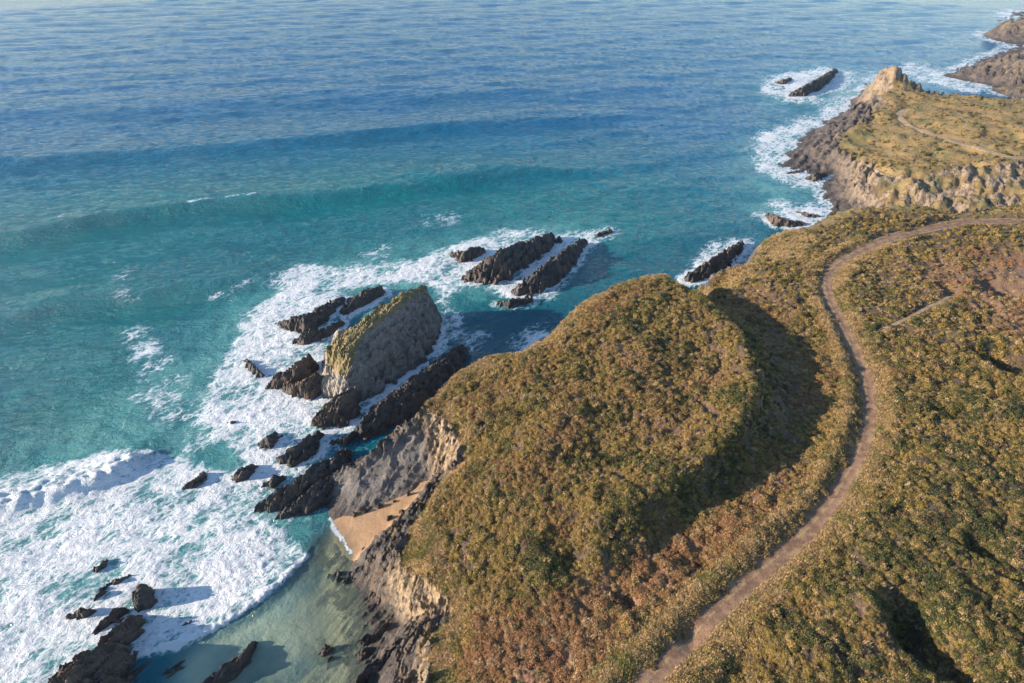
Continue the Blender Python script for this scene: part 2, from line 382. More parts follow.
def rock_nodes(N, g, dark=(.035,.032,.032), mid=(.10,.085,.075), pale=(.34,.27,.20), palefac=None):
    """slate: thin tilted beds, weathered faces, a dark wet band just above the sea"""
    p = g.outputs['Position']
    sep = N.n('ShaderNodeSeparateXYZ'); N.l(p, sep.inputs[0])
    beds = N.mapping(p, (.35, 2.6, 1.2), (.5, .2, -STR))
    # rotate so that x runs along the strike, then squeeze
    vr = N.n('ShaderNodeVectorRotate', rotation_type='Z_AXIS'); N.l(p, vr.inputs['Vector']); vr.inputs['Angle'].default_value = -STR
    beds = N.mapping(vr.outputs[0], (.16, 1.0, .55), (.45, 0, 0))
    b1 = N.noise(beds, 1.3, 8, .65, .6); b2 = N.noise(beds, 5.0, 6, .6, .3)
    n1 = N.noise(p, .35, 6, .6); n2 = N.noise(p, 2.5, 8, .7)
    f = N.math('ADD', N.math('MULTIPLY', b1.outputs[0], .55), N.math('MULTIPLY', n1.outputs[0], .45))
    c = N.mix(N.mr(f, .38, .62), dark, mid)
    brown = N.mix(N.mr(n1.outputs[0], .52, .66), c, (.13, .085, .055))
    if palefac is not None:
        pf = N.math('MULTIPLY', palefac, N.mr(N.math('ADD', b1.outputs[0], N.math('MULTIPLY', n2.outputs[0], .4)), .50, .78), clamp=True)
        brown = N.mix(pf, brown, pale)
    wet = N.mr(N.math('ADD', sep.outputs[2], N.math('MULTIPLY', n1.outputs[0], 2.5)), 1.4, 3.2)
    wetcol = N.mix(wet, (.018, .016, .016), brown)
    wetcol2 = N.mix(.55, brown, wetcol)
    h = N.math('ADD', N.math('MULTIPLY', b1.outputs[0], 1.0), N.math('MULTIPLY', b2.outputs[0], .45))
    h = N.math('ADD', h, N.math('MULTIPLY', n2.outputs[0], .35))
    rough = N.mr(wet, 0, 1, .35, .85)
    return wetcol2, h, rough, n1, n2, sep

def make_rock_mat(name, **k):
    m, t, b = mat(name); N = NT(t); g = N.pos()
    c, h, ro, *_ = rock_nodes(N, g, **k)
    N.l(c, b.inputs['Base Color']); N.l(ro, b.inputs['Roughness']); N.l(N.bump(h, .55), b.inputs['Normal'])
    return m
M_rock = make_rock_mat('slate')
M_rock2 = make_rock_mat('slate_brown', dark=(.045,.035,.03), mid=(.14,.10,.075))

# big stack: grey slate with lichen and turf on the flat sides
m, t, b = mat('stack_rock'); N = NT(t); g = N.pos()
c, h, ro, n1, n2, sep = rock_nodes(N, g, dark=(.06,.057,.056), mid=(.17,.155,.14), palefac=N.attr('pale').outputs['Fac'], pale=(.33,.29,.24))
turf = N.attr('turf').outputs['Fac']
tf = N.mr(N.math('ADD', turf, N.math('MULTIPLY', N.math('SUBTRACT', n2.outputs[0], .5), .9)), .42, .6)
tc = N.mix(N.mr(n1.outputs[0], .4, .6), (.13, .112, .042), (.21, .155, .07))
tc = N.mix(N.mr(n2.outputs[0], .55, .7), tc, (.07, .075, .02))
N.l(N.mix(tf, c, tc), b.inputs['Base Color']); N.l(ro, b.inputs['Roughness']); N.l(N.bump(h, .4), b.inputs['Normal'])
M_stack = m

# land
m, t, b = mat('land'); N = NT(t); g = N.pos()
pale = N.attr('pale').outputs['Fac']
c, h, ro, n1, n2, sep = rock_nodes(N, g, dark=(.04,.035,.034), mid=(.15,.12,.10), pale=(.40,.29,.18), palefac=pale)
rk = N.attr('rock').outputs['Fac']; red = N.attr('red').outputs['Fac']; short = N.attr('short').outputs['Fac']; gr = N.attr('green').outputs['Fac']
soil = N.mix(N.mr(n2.outputs[0], .35, .65), (.035, .027, .016), (.09, .06, .032))
soil = N.mix(N.math('MULTIPLY', red, .8), soil, N.mix(N.mr(n2.outputs[0], .4, .6), (.14, .07, .04), (.27, .15, .09)))
sg = N.noise(g.outputs['Position'], .09, 5, .6)
grass = N.mix(N.mr(sg.outputs[0], .47, .62), (.23, .155, .055), (.10, .105, .03))
grass = N.mix(N.mr(n2.outputs[0], .42, .68), grass, (.30, .205, .095))
soil = N.mix(N.math('MULTIPLY', short, .95), soil, grass)
bare = N.attr('bare').outputs['Fac']
soil = N.mix(N.math('MULTIPLY', bare, .8), soil, (.12, .075, .05))
fz = N.math('MULTIPLY', N.attr('face').outputs['Fac'], N.mr(N.noise(g.outputs['Position'], .12, 6, .65).outputs[0], .40, .56, 0, .8))
rf = N.mr(N.math('SUBTRACT', N.math('ADD', rk, N.math('MULTIPLY', N.math('SUBTRACT', n2.outputs[0], .5), .8)), fz), .38, .62)
soil = N.mix(fz, soil, grass)
# turf ledges on the upper cliffs
led = N.math('MULTIPLY', N.math('MULTIPLY', N.mr(sep.outputs[2], 4, 9), N.mr(n1.outputs[0], .50, .60)), N.mr(N.noise(g.outputs['Position'], .8, 5).outputs[0], .42, .55))
cc = N.mix(N.math('MULTIPLY', led, .8), c, grass)
under = N.mr(sep.outputs[2], -1.0, .1)
cc = N.mix(N.mr(under, 0, 1, 1, 0), cc, N.mix(N.mr(N.noise(g.outputs['Position'], .22, 5, .6).outputs[0], .48, .58), (.40, .33, .22), (.045, .04, .035)))
cc = N.mix(N.math('MULTIPLY', N.attr('slab').outputs['Fac'], N.mr(n1.outputs[0], .35, .6, .5, .95)), cc, N.mix(N.mr(n2.outputs[0], .35, .65), (.115, .105, .10), (.22, .20, .18)))
N.l(N.mix(rf, soil, cc), b.inputs['Base Color'])
N.l(N.mr(rk, 0, 1, .95, .8), b.inputs['Roughness'])
hh = N.math('ADD', N.math('MULTIPLY', h, rf), N.math('MULTIPLY', n2.outputs[0], .5))
N.l(N.bump(hh, .5), b.inputs['Normal'])
M_land = m

# ------------------------------------------------------------------ mesh helpers
def mesh_from(name, co3, quads, material=None, attrs=None, smooth=True, parent=None):
    me = bpy.data.meshes.new(name)
    n = len(co3); nf = len(quads); k = quads.shape[1] if nf else 4
    me.vertices.add(n); me.vertices.foreach_set('co', np.ascontiguousarray(co3, np.float32).ravel())
    if nf:
        me.loops.add(nf*k); me.loops.foreach_set('vertex_index', np.ascontiguousarray(quads, np.int32).ravel())
        me.polygons.add(nf); me.polygons.foreach_set('loop_start', np.arange(0, nf*k, k, dtype=np.int32))
        me.polygons.foreach_set('loop_total', np.full(nf, k, np.int32))
    me.update(calc_edges=True)
    if nf: me.polygons.foreach_set('use_smooth', np.full(nf, smooth, bool))
    for a, v in (attrs or {}).items():
        if v.ndim == 2:
            at = me.attributes.new(a, 'FLOAT_COLOR' if v.shape[1] == 4 else 'FLOAT_VECTOR', 'POINT')
            at.data.foreach_set('color' if v.shape[1] == 4 else 'vector', np.ascontiguousarray(v, np.float32).ravel())
        elif v.dtype.kind == 'i':
            at = me.attributes.new(a, 'INT', 'POINT'); at.data.foreach_set('value', v.astype(np.int32))
        else:
            at = me.attributes.new(a, 'FLOAT', 'POINT'); at.data.foreach_set('value', v.astype(np.float32))
    if material: me.materials.append(material)
    o = bpy.data.objects.new(name, me); col.objects.link(o)
    if parent: o.parent = parent
    return o
def gridmesh(name, X, Y, Z, material, attrs, keep=None, smooth=True):
    nr, nc = X.shape
    idx = np.arange(nr*nc).reshape(nr, nc)
    q = np.stack([idx[:-1, :-1], idx[:-1, 1:], idx[1:, 1:], idx[1:, :-1]], -1).reshape(-1, 4)[:, ::-1]
    co3 = np.stack([X, Y, Z], -1).reshape(-1, 3)
    if keep is not None:
        kf = (keep[:-1, :-1] | keep[:-1, 1:] | keep[1:, 1:] | keep[1:, :-1]).ravel()
        q = q[kf]; used = np.unique(q); rem = np.full(nr*nc, -1); rem[used] = np.arange(len(used))
        q = rem[q]; co3 = co3[used]; attrs = {a: v.reshape(nr*nc, *v.shape[2:])[used] for a, v in attrs.items()}
    else: attrs = {a: v.reshape(nr*nc, *v.shape[2:]) for a, v in attrs.items()}
    return mesh_from(name, co3, q, material, attrs, smooth)
def tag(o, label=None, cat=None, group=None, kind=None):
    if label: o['label'] = label
    if cat: o['category'] = cat
    if group: o['group'] = group
    if kind: o['kind'] = kind
    return o

# ------------------------------------------------------------------ land mesh
X, Y = grid_xy(.0028, 16, 900, -R(64), R(68))
Z, rock, far = land_detail(X, Y)
jx = rock*sstep(-.5, 1.5, Z)*(.55*fbm(X/1.3+40, Z/1.1, 3)+.5*fbm(X/4, Y/4+9, 2)); jy = rock*sstep(-.5, 1.5, Z)*(.55*fbm(Y/1.3-20, Z/1.1+7, 3)+.5*fbm(X/4+31, Y/4, 2))
at = dict(rock=rock, red=sample(RED, X, Y), green=sample(GREEN, X, Y), short=sample(SHORT, X, Y), bare=sample(BARE, X, Y), pale=sample(PALE, X, Y), face=sample(FACE, X, Y), slab=sample(SLAB, X, Y))
shallow_k = (Z > -3.5)
beyond = (Y > 0) & (np.arctan2(X, Y) > math.atan2(W(945, 84)[0], W(945, 84)[1])-.01) & (np.hypot(X, Y) > np.hypot(*W(1015, 94.6)[:2]))
near = gridmesh('headland', X+jx, Y+jy, Z, M_land, at, shallow_k & ~beyond)
tag(near, kind='structure')
hb = gridmesh('distant_headland', X+jx, Y+jy, Z*1.0, M_land, at, (Z > -2) & beyond)
tag(hb, kind='structure')
del X, Y, Z, rock, far, jx, jy, at
def ground(x, y):
    x = np.atleast_1d(np.asarray(x, float)); y = np.atleast_1d(np.asarray(y, float))
    z, rk, _ = land_detail(x, y); return z, rk

# ------------------------------------------------------------------ tracks and beach
m, t, b = mat('track_dirt'); N = NT(t); g = N.pos(); e = N.attr('edge').outputs['Fac']
n1 = N.noise(g.outputs['Position'], .7, 7, .65); n2 = N.noise(g.outputs['Position'], 5, 6, .6)
c = N.mix(N.mr(n1.outputs[0], .35, .65), (.115, .064, .037), (.23, .135, .08))
c = N.mix(N.mr(n2.outputs[0], .5, .8), c, (.30, .19, .125))
gm = N.mr(N.math('ADD', e, N.math('MULTIPLY', N.math('SUBTRACT', n1.outputs[0], .5), 2.2)), .5, .85)
c = N.mix(gm, c, (.26, .19, .085))
N.l(c, b.inputs['Base Color']); b.inputs['Roughness'].default_value = .95
N.l(N.bump(N.math('ADD', n1.outputs[0], n2.outputs[0]), .12), b.inputs['Normal'])
M_track = m
m, t, b = mat('footpath_dirt'); N = NT(t); g = N.pos()
n1 = N.noise(g.outputs['Position'], .9, 6, .6)
N.l(N.mix(N.mr(n1.outputs[0], .35, .65), (.17, .12, .06), (.32, .22, .13)), b.inputs['Base Color']); b.inputs['Roughness'].default_value = .95
M_foot = m
def ribbon(name, line, halfw, material, step=.5, lift=.05, ruts=True):
    p = dense(line, step)[:, :2]; t = np.gradient(p, axis=0); t /= np.linalg.norm(t, axis=1)[:, None]
    k = 11; s = np.linspace(-1, 1, k); n = np.stack([t[:, 1], -t[:, 0]], 1)
    arc = np.arange(len(p))*step
    w = halfw*(1+.28*fbm(arc/5, arc*0, 3))[:, None]
    off = s[None]*w+.35*fbm(arc/8, arc*0+5, 2)[:, None]
    Xr = p[:, :1]+n[:, :1]*off; Yr = p[:, 1:]+n[:, 1:]*off
    z, _ = ground(Xr.ravel(), Yr.ravel()); z = z.reshape(Xr.shape)
    prof = np.where(np.abs(s) > .9, -.12, 0)-(.09*np.exp(-((np.abs(s)-.45)/.17)**2) if ruts else 0)
    e = np.tile(np.maximum(np.abs(s)**2, .75*np.exp(-(s/.18)**2)*(1 if ruts else 0)), (len(p), 1))
    o = gridmesh(name, Xr, Yr, z+prof[None]+lift+(.1 if ruts else 0), material, dict(edge=e))
    if o.data.polygons[0].normal.z < 0: o.data.flip_normals()
    return tag(o, kind='structure')
ribbon('dirt_track', trk, 1.95, M_track)
ribbon('footpath', side_track, .55, M_foot, lift=.06, ruts=False)
ribbon('distant_track', far_track, 1.5, M_foot, 1.2, .12, ruts=False)

m, t, b = mat('sand'); N = NT(t); g = N.pos(); sep = N.n('ShaderNodeSeparateXYZ'); N.l(g.outputs[0], sep.inputs[0])
n1 = N.noise(g.outputs['Position'], .5, 5, .6); n2 = N.noise(g.outputs['Position'], 6, 5, .6)
c = N.mix(N.mr(n1.outputs[0], .35, .65), (.31, .185, .095), (.38, .24, .13))
c = N.mix(N.mr(N.math('ADD', sep.outputs[2], N.math('MULTIPLY', n1.outputs[0], .8)), .35, .95), (.22, .14, .08), c)
n3 = N.noise(g.outputs['Position'], 2.2, 6, .7); c = N.mix(N.mr(n3.outputs[0], .60, .68), c, (.17, .12, .08))
N.l(c, b.inputs['Base Color']); b.inputs['Roughness'].default_value = .8; N.l(N.bump(N.math('ADD', n2.outputs[0], n1.outputs[0]), .25), b.inputs['Normal'])
M_sand = m
x0, y0 = np.min(beach_w[:, :2], 0)-1.5; x1, y1 = np.max(beach_w[:, :2], 0)+1.5
bx, by = np.meshgrid(np.arange(x0, x1, .25), np.arange(y0, y1, .25), indexing='ij')
bz = sample(Z0, bx, by)+.10+.06*fbm(bx/2, by/2, 2)
dd = dist_line(bx, by, beach_w); ins = inpoly(bx, by, beach_w)
bz = np.where(ins, bz, bz-np.minimum(dd*.5, .9))
o = gridmesh('beach', bx, by, bz, M_sand, {}, ins | (dd < 1.3)); tag(o, kind='structure')
if o.data.polygons[0].normal.z < 0: o.data.flip_normals()

# ------------------------------------------------------------------ sea rocks
foam_pts = []
def seg_field(X, Y, sp):
    """nearest point on a ridge line: distance, side, height and widths there"""
    D = np.full(X.shape, 1e9); S = np.zeros(X.shape); Hh = np.zeros(X.shape); WL = np.ones(X.shape); WR = np.ones(X.shape)
    for a, b in zip(sp[:-1], sp[1:]):
        ab = b[:2]-a[:2]; tt = np.clip(((X-a[0])*ab[0]+(Y-a[1])*ab[1])/(ab@ab+1e-9), 0, 1)
        dx = X-a[0]-tt*ab[0]; dy = Y-a[1]-tt*ab[1]; dd = np.hypot(dx, dy); mm = dd < D
        D = np.where(mm, dd, D); S = np.where(mm, ab[0]*dy-ab[1]*dx, S)
        Hh = np.where(mm, a[2]+(b[2]-a[2])*tt, Hh); WL = np.where(mm, a[3]+(b[3]-a[3])*tt, WL); WR = np.where(mm, a[4]+(b[4]-a[4])*tt, WR)
    return D, S, Hh, WL, WR
def rock_obj(name, label, spines, material=None, rough=1.0, res=None, cat='rock', group=None, foam=1.0, p=1.25, turf=None, seed=0):
    sps = []
    for s in spines:
        rows = []
        for q in s:
            px, py, h, wl = q[:4]; wr = q[4] if len(q) > 4 else wl
            w = W(px, py, h); rows.append([w[0], w[1], h, wl, wr])
        if len(rows) == 1:
            a = rows[0]; b = list(a); b[0] += .6*cs_; b[1] += .6*ss_; rows.append(b)
        sps.append(np.array(rows))
    allp = np.concatenate(sps); mw = allp[:, 3:5].max()*1.25+1.5
    x0, y0 = allp[:, :2].min(0)-mw; x1, y1 = allp[:, :2].max(0)+mw
    dist = np.hypot(*allp[:, :2].mean(0))
    res = res or max(.12, min(.6, dist*.0020))
    cx, cy = allp[:, :2].mean(0)
    X, Y = np.meshgrid(np.arange(x0, x1, res), np.arange(y0, y1, res), indexing='ij')
    t, q = strike(X+seed*37.1, Y-seed*11.3)
    Zr = np.full(X.shape, -9.0)
    for sp in sps:
        # beds make the outline ragged along the strike
        wx = X+1.5*rough*fbm(q/1.0, t/5, 4); wy = Y+1.5*rough*fbm(q/.9+50, t/4, 4)
        D, S, Hh, WL, WR = seg_field(wx, wy, sp)
        k = sstep(-.6, .6, S); w = (WL*k+WR*(1-k))*(1+.5*rough*fbm(t/2.5, q/.9, 3)+.3*fbm(X/3.3+seed, Y/3.3, 2))
        if p == 1.25: p = 1.0+.9*((seed*.618) % 1)
        e = p if not isinstance(p, tuple) else (p[0]*k+p[1]*(1-k))
        z = (Hh+1.6)*(1-(D/w)**e)-1.6
        Zr = np.maximum(Zr, z)
    hmax = allp[:, 2].max()
    amp = rough*min(1.7, .4+.24*hmax)
    body = sstep(-1.2, 1.2, Zr)
    Zn = Zr+amp*body*(strata(X+seed*5, Y+seed*3, .5+.08*min(hmax, 6)))*1.2
    Zn = np.where(Zr < -1.4, -1.6, np.maximum(Zn, -1.6))
    keep = Zn > -1.55
    jx = body*rough*.35*fbm(Zn/.8+seed, Y/1.1, 3)*min(1, hmax/3); jy = body*rough*.35*fbm(X/1.1, Zn/.8+seed+9, 3)*min(1, hmax/3)
    at = {}
    if turf is not None: at = turf(X, Y, Zn, sps)
    o = gridmesh(name, X+jx-cx, Y+jy-cy, Zn, material or M_rock, at, keep, smooth=False)
    o.location = (cx, cy, 0)
    if o.data.polygons[0].normal.z < 0: o.data.flip_normals()
    # closed base under water
    import bmesh
    bm = bmesh.new(); bm.from_mesh(o.data)
    edges = [e for e in bm.edges if e.is_boundary]
    r = bmesh.ops.extrude_edge_only(bm, edges=edges)
    for v in r['geom']:
        if isinstance(v, bmesh.types.BMVert): v.co.z = -2.6
    bm.to_mesh(o.data); bm.free()
    tag(o, label, cat, group)
    if foam:
        for sp in sps:
            for row in dense(sp, .8): foam_pts.append((row[0], row[1], max(row[3], row[4])*.95+.8, foam))
    return o
def stack_turf(X, Y, Zn, sps):
    D, S, Hh, WL, WR = seg_field(X, Y, sps[0])
    left = sstep(-.8, .6, S)
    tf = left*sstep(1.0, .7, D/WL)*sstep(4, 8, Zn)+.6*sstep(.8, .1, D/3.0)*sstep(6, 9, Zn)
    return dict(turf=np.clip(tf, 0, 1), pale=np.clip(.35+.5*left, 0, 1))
G_SURF = 'slate rocks in the surf'
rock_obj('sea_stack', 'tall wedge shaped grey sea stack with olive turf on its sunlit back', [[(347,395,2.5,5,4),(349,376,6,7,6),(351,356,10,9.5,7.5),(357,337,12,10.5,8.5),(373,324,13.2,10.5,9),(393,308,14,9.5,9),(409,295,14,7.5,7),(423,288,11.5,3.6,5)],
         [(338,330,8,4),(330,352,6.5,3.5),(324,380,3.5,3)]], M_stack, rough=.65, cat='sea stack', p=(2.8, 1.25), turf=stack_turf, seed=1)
R_ = rock_obj
R_('sea_rock', 'long low slate ridge across the channel between the tall stack and the cliff', [[(352,433,1.2,2),(362,424,3,3),(380,405,5,4.5),(405,386,6,5.5),(430,369,5.5,5.5),(450,354,4,4.5),(463,346,1.5,3)]], M_rock, group=G_SURF, seed=2, foam=.35)
R_('sea_rock', 'low rock ridge joining the front foot of the tall stack', [[(315,420,1.5,2.5),(325,410,3.5,3.5),(340,400,5,4),(350,390,4,3)]], M_rock2, group=G_SURF, seed=3, foam=.9)
R_('sea_rock', 'craggy brown rocks against the left foot of the tall stack', [[(270,384,1,2),(284,374,3,3.2),(300,364,4.5,3.2),(309,356,3.5,2.5)],[(288,385,1.5,2),(305,382,4,3.2),(316,374,5,3)]], M_rock2, group=G_SURF, seed=4)
R_('sea_rock', 'small jagged rock at the left end of the stack, in white foam', [[(245,359,.8,1.2),(253,366,2.2,1.8),(262,374,1.2,1.4)]], M_rock, group=G_SURF, seed=5)
R_('sea_rock', 'slanting slate blade behind the stack, the longer upper one to its left', [[(278,323,.8,1.6),(292,318,3,2.8),(305,317,4,3),(322,307,3.2,2.6),(343,298,1,1.6)]], M_rock, group=G_SURF, seed=6)
R_('sea_rock', 'narrow slate blade between the longer blade and the turfed stack', [[(293,340,.8,1.3),(308,334,2.4,2),(328,327,2.2,2),(340,320,1.2,1.5)]], M_rock, group=G_SURF, seed=7)
R_('sea_rock', 'dark rock peeking out behind the top edge of the tall stack', [[(350,299,1.2,2),(364,292,3.5,2.8),(380,287,2.2,2.2)],[(345,308,2,1.5),(358,298,3,2)]], M_rock, group=G_SURF, seed=8)
R_('sea_rock', 'broad dark reef rock, the biggest of the reef beyond the stack', [[(468,275,1.5,3),(480,264,5,5),(497,254,7.5,5.5),(520,244,6,4.5),(545,236,4.5,3.5),(551,234,2,2)]], M_rock, group=G_SURF, seed=9)
R_('sea_rock', 'small rock at the left tip of the big reef beyond the stack', [[(450,253,1,2),(464,251,3.2,3),(479,246,2.5,2.8)]], M_rock, group=G_SURF, seed=10)
R_('sea_rock', 'tiny rock just past the right tip of the biggest reef rock', [[(553,240,1,1.5),(560,237,2,2)]], M_rock, group=G_SURF, seed=11)
R_('sea_rock', 'long narrow reef rock running parallel to the biggest reef rock', [[(519,287,2.5,2.8),(532,276,5,4),(548,263,6.5,4.2),(568,249,5,3.5),(584,239,2,1.8)]], M_rock, group=G_SURF, seed=12)
R_('sea_rock', 'low dark rock in calm water below the long reef rock', [[(498,302,1,1.6),(511,299,2.5,2.6),(530,297,1.6,2.2)]], M_rock, group=G_SURF, seed=13, foam=.5)
R_('sea_rock', 'tiny wave washed rock at the far tip of the parallel reef', [[(596,234,1,1.4),(612,228,1.6,1.3)]], M_rock, group=G_SURF, seed=14)
R_('sea_rock', 'dark slate point sticking into surf behind the rounded heath hill', [[(690,275,2,3),(706,263,4,3.4),(724,252,4.5,3.4),(742,241,1.5,2.2)]], M_rock, group=G_SURF, seed=15)
R_('sea_rock', 'small rocks below the cliff in the narrow channel', [[(334,441,.8,1),(345,437,1.8,1.5),(356,431,1.2,1.2)]], M_rock2, group=G_SURF, seed=16, foam=.5)
R_('sea_rock', 'rounded dark rock above the fan of slates left of the cove', [[(259,443,.8,1.4),(267,438,2.6,2),(276,434,1.2,1.5)]], M_rock, group=G_SURF, seed=17)
R_('sea_rock', 'wedge shaped slate rock just left of the channel mouth', [[(279,457,.8,1.8),(292,448,3.2,2.6),(307,438,3.4,2.6),(317,432,1.4,1.8)]], M_rock, group=G_SURF, seed=18)
R_('sea_rock', 'small pointed rock alone in thick foam left of the slate fan', [[(235,475,.7,1.2),(243,470,2,1.5),(252,465,1,1.3)]], M_rock, group=G_SURF, seed=19)
R_('sea_rock', 'longest dark slate of the fan off the cove buttress', [[(257,508,.8,1.6),(272,498,2.6,2.4),(295,484,4,3.2),(316,468,5.2,4),(334,458,5,3.8),(343,452,2,2.4)]], M_rock, group=G_SURF, seed=20, foam=.7)
R_('sea_rock', 'lower parallel slate of the fan, closest to the beach', [[(277,517,.6,1.2),(294,504,2.2,1.9),(311,492,3.4,2.4),(325,482,3.6,2.6),(333,474,2,2)]], M_rock, group=G_SURF, seed=21, foam=.5)
R_('sea_rock', 'thin sliver of rock beside the longest slate of the fan', [[(262,484,.6,.8),(272,479,1.4,1.2),(282,475,.8,1)]], M_rock, group=G_SURF, seed=22, foam=.6)
R_('sea_rock', 'tiny wet rock in foam nearest the turquoise water', [[(226,424,.4,.9),(233,421,1.2,1.1),(240,419,.5,.8)]], M_rock, group=G_SURF, seed=23)
R_('sea_rock', 'faint pair of wave washed rocks in the foam above the small pointed rock', [[(183,488,.5,.9),(192,482,1.2,1.2),(201,473,1.3,1.2)]], M_rock2, group=G_SURF, seed=24)
R_('boulder', 'round dark boulder casting a long shadow on the white water', [[(138,590,3.6,2.0),(141,586,3.4,1.9)]], M_rock, rough=.75, p=1.9, group=G_SURF, seed=25, cat='boulder', foam=.6)
R_('sea_rock', 'slim slanting rock up in the white water behind the round boulder', [[(90,570,.5,.9),(98,564,1.9,1.3),(107,558,.8,1)]], M_rock2, group=G_SURF, seed=26, foam=.5)
R_('sea_rock', 'low thin rock just left of the round boulder', [[(107,583,.4,.8),(119,578,1.2,1),(131,574,.6,.8)]], M_rock2, group=G_SURF, seed=27, foam=.5)
R_('sea_rock', 'tiny nub of rock below the slim slanting rock', [[(98,592,1,.9),(102,589,1.3,.9)]], M_rock2, group=G_SURF, seed=28, foam=.5)
R_('sea_rock', 'flat reddish rock awash above the big corner rock', [[(72,614,.7,1.2),(80,611,1.3,1.4),(88,610,.8,1)]], M_rock2, group=G_SURF, seed=29, foam=.5)
R_('sea_rock', 'string of low rocks between flat reddish rock and big corner rock', [[(95,630,.8,1),(103,619,1.4,1.1),(113,613,1.6,1.1),(121,609,.8,.9)]], M_rock, group=G_SURF, seed=30, foam=.5)
R_('sea_rock', 'big brown rock mass in the bottom corner amid white water', [[(20,720,2,5),(48,690,5,6),(72,665,6.5,6),(96,650,5.5,5),(115,634,4,3),(128,622,3.2,2),(135,617,1.2,1.4)],[(88,690,4,5),(104,668,3.5,4)]], M_rock2, group=G_SURF, seed=31, foam=.5)
R_('sea_rock', 'long thin slate ridge in the murky water at the bottom edge', [[(203,688,1.2,1.6),(224,669,2.2,1.9),(243,654,1.8,1.4),(254,643,.6,.9)]], M_rock, group=G_SURF, seed=32, foam=.15)
R_('sea_rock', 'barely awash rock between corner rock and the bottom edge slate ridge', [[(122,684,.1,1.4),(140,668,.35,1.6),(155,658,.1,1.2)]], M_rock, group=G_SURF, seed=33, foam=.1)
R_('sea_rock', 'small low rock streak between the murky water and the foam edge', [[(165,676,.1,.8),(178,666,.5,.9),(186,661,.2,.7)]], M_rock, group=G_SURF, seed=34, foam=.1)
R_('sea_rock', 'small round rock alone in the shallow cove water', [[(322,654,.6,1.1),(326,648,1.1,1.2)]], M_rock2, group=G_SURF, seed=35, foam=.1)
R_('sea_rock', 'little rock in the shallows just below the sandy beach', [[(332,573,.3,.8),(340,571,.8,1)]], M_rock, group=G_SURF, seed=36, foam=.1)
R_('sea_rock', 'tiny dot of rock in foam by the curling wave edge', [[(182,625,.5,.8),(187,622,.7,.8)]], M_rock2, group=G_SURF, seed=37, foam=.3)
R_('sea_rock', 'long black reef far offshore of the pale promontory', [[(790,95,1,3),(801,88,4,4.5),(815,81,5,4.5),(827,74,4,4),(836,69,1.5,3)]], M_rock, group=G_SURF, seed=38)
R_('sea_rock', 'small companion rock left of the long offshore reef', [[(775,82,1,2.5),(783,79,3,3),(791,78,1,2)]], M_rock2, group=G_SURF, seed=39)
R_('sea_rock', 'low rock at the foot of the far headland, inside the surf', [[(808,177,1,2.2),(815,174,2.5,2.6),(823,172,1,2)]], M_rock, group=G_SURF, seed=40)
R_('sea_rock', 'little flat rock at the seaward corner of the far headland', [[(788,172,.8,1.6),(799,170,1,1.6)]], M_rock2, group=G_SURF, seed=41)
R_('sea_rock', 'broken reddish rock in the surf between the two headlands', [[(767,214,1,2),(779,217,3,2.8),(792,221,1.6,2.6),(803,222,1,2)]], M_rock2, group=G_SURF, seed=42)
R_('sea_rock', 'low rock between the broken reddish rock and the far headland', [[(797,211,.5,1.4),(808,213,1.4,1.8),(818,215,.8,1.6)]], M_rock, group=G_SURF, seed=43)
R_('sea_rock', 'dark rock at the foot of the pale promontory', [[(848,112,1,2.5),(856,105,3.5,3),(864,100,1.5,2)]], M_rock, group=G_SURF, seed=44)
R_('sea_rock', 'dark wet rock below the hill rim by the white eddy', [[(532,348,1,1.6),(539,343,2.4,2.2),(548,337,1.5,2)]], M_rock, group=G_SURF, seed=45, foam=.5)

G_RIB = 'slate ribs along the cove shore'
R_('rock_rib', 'dark slate rib running down the right edge of the sandy beach', [[(362,556,.8,1.2),(378,543,2.4,1.7),(394,527,3.6,1.8),(408,512,4.6,1.5),(420,500,5,1.1)]], M_rock, group=G_RIB, seed=51, foam=0)
R_('rock_rib', 'short dark rib where the beach edge meets the shallow water', [[(341,580,.4,1.1),(354,573,1.6,1.6),(366,565,2.2,1.5)]], M_rock, group=G_RIB, seed=52, foam=.1)
R_('rock_rib', 'brown rib in the middle of the cove cliff foot', [[(368,598,.6,1.1),(380,592,2,1.5),(395,584,3.6,1.5)]], M_rock2, group=G_RIB, seed=53, foam=.1)
R_('rock_rib', 'reddish low rocks awash below the notch in the cove cliff', [[(362,642,.5,1.2),(374,634,1.3,1.5),(388,626,1.4,1.3)],[(356,656,.4,1),(366,650,.9,1.2)]], M_rock2, group=G_RIB, seed=54, foam=.1)
R_('rock_rib', 'long slanted rib at the bottom edge under the cove cliff', [[(352,690,.4,1.3),(368,672,1.4,1.6),(386,654,2.6,1.6),(402,638,3.6,1.3)]], M_rock, group=G_RIB, seed=55, foam=.1)
for k, (px, py, z_, w_) in enumerate([(369,551,1.3,.7),(374,543,1.5,.5),(385,531,1.9,.8),(393,522,2.1,.5),(400,511,2.4,.7),(352,514,1.1,.6),(366,510,1.4,.45),(379,505,1.8,.7),(391,500,2.1,.4),(408,492,2.8,.6),(362,548,.8,.35),(388,516,2.1,.35)]):
    R_('boulder', 'small dark boulder lying where the beach sand meets the cliff', [[(px,py,z_+.35,w_*1.4,w_*1.1)]], M_rock if k % 2 else M_rock2, group='boulders at the edges of the sand', seed=60+k, foam=0, rough=.5, cat='boulder', res=.12)
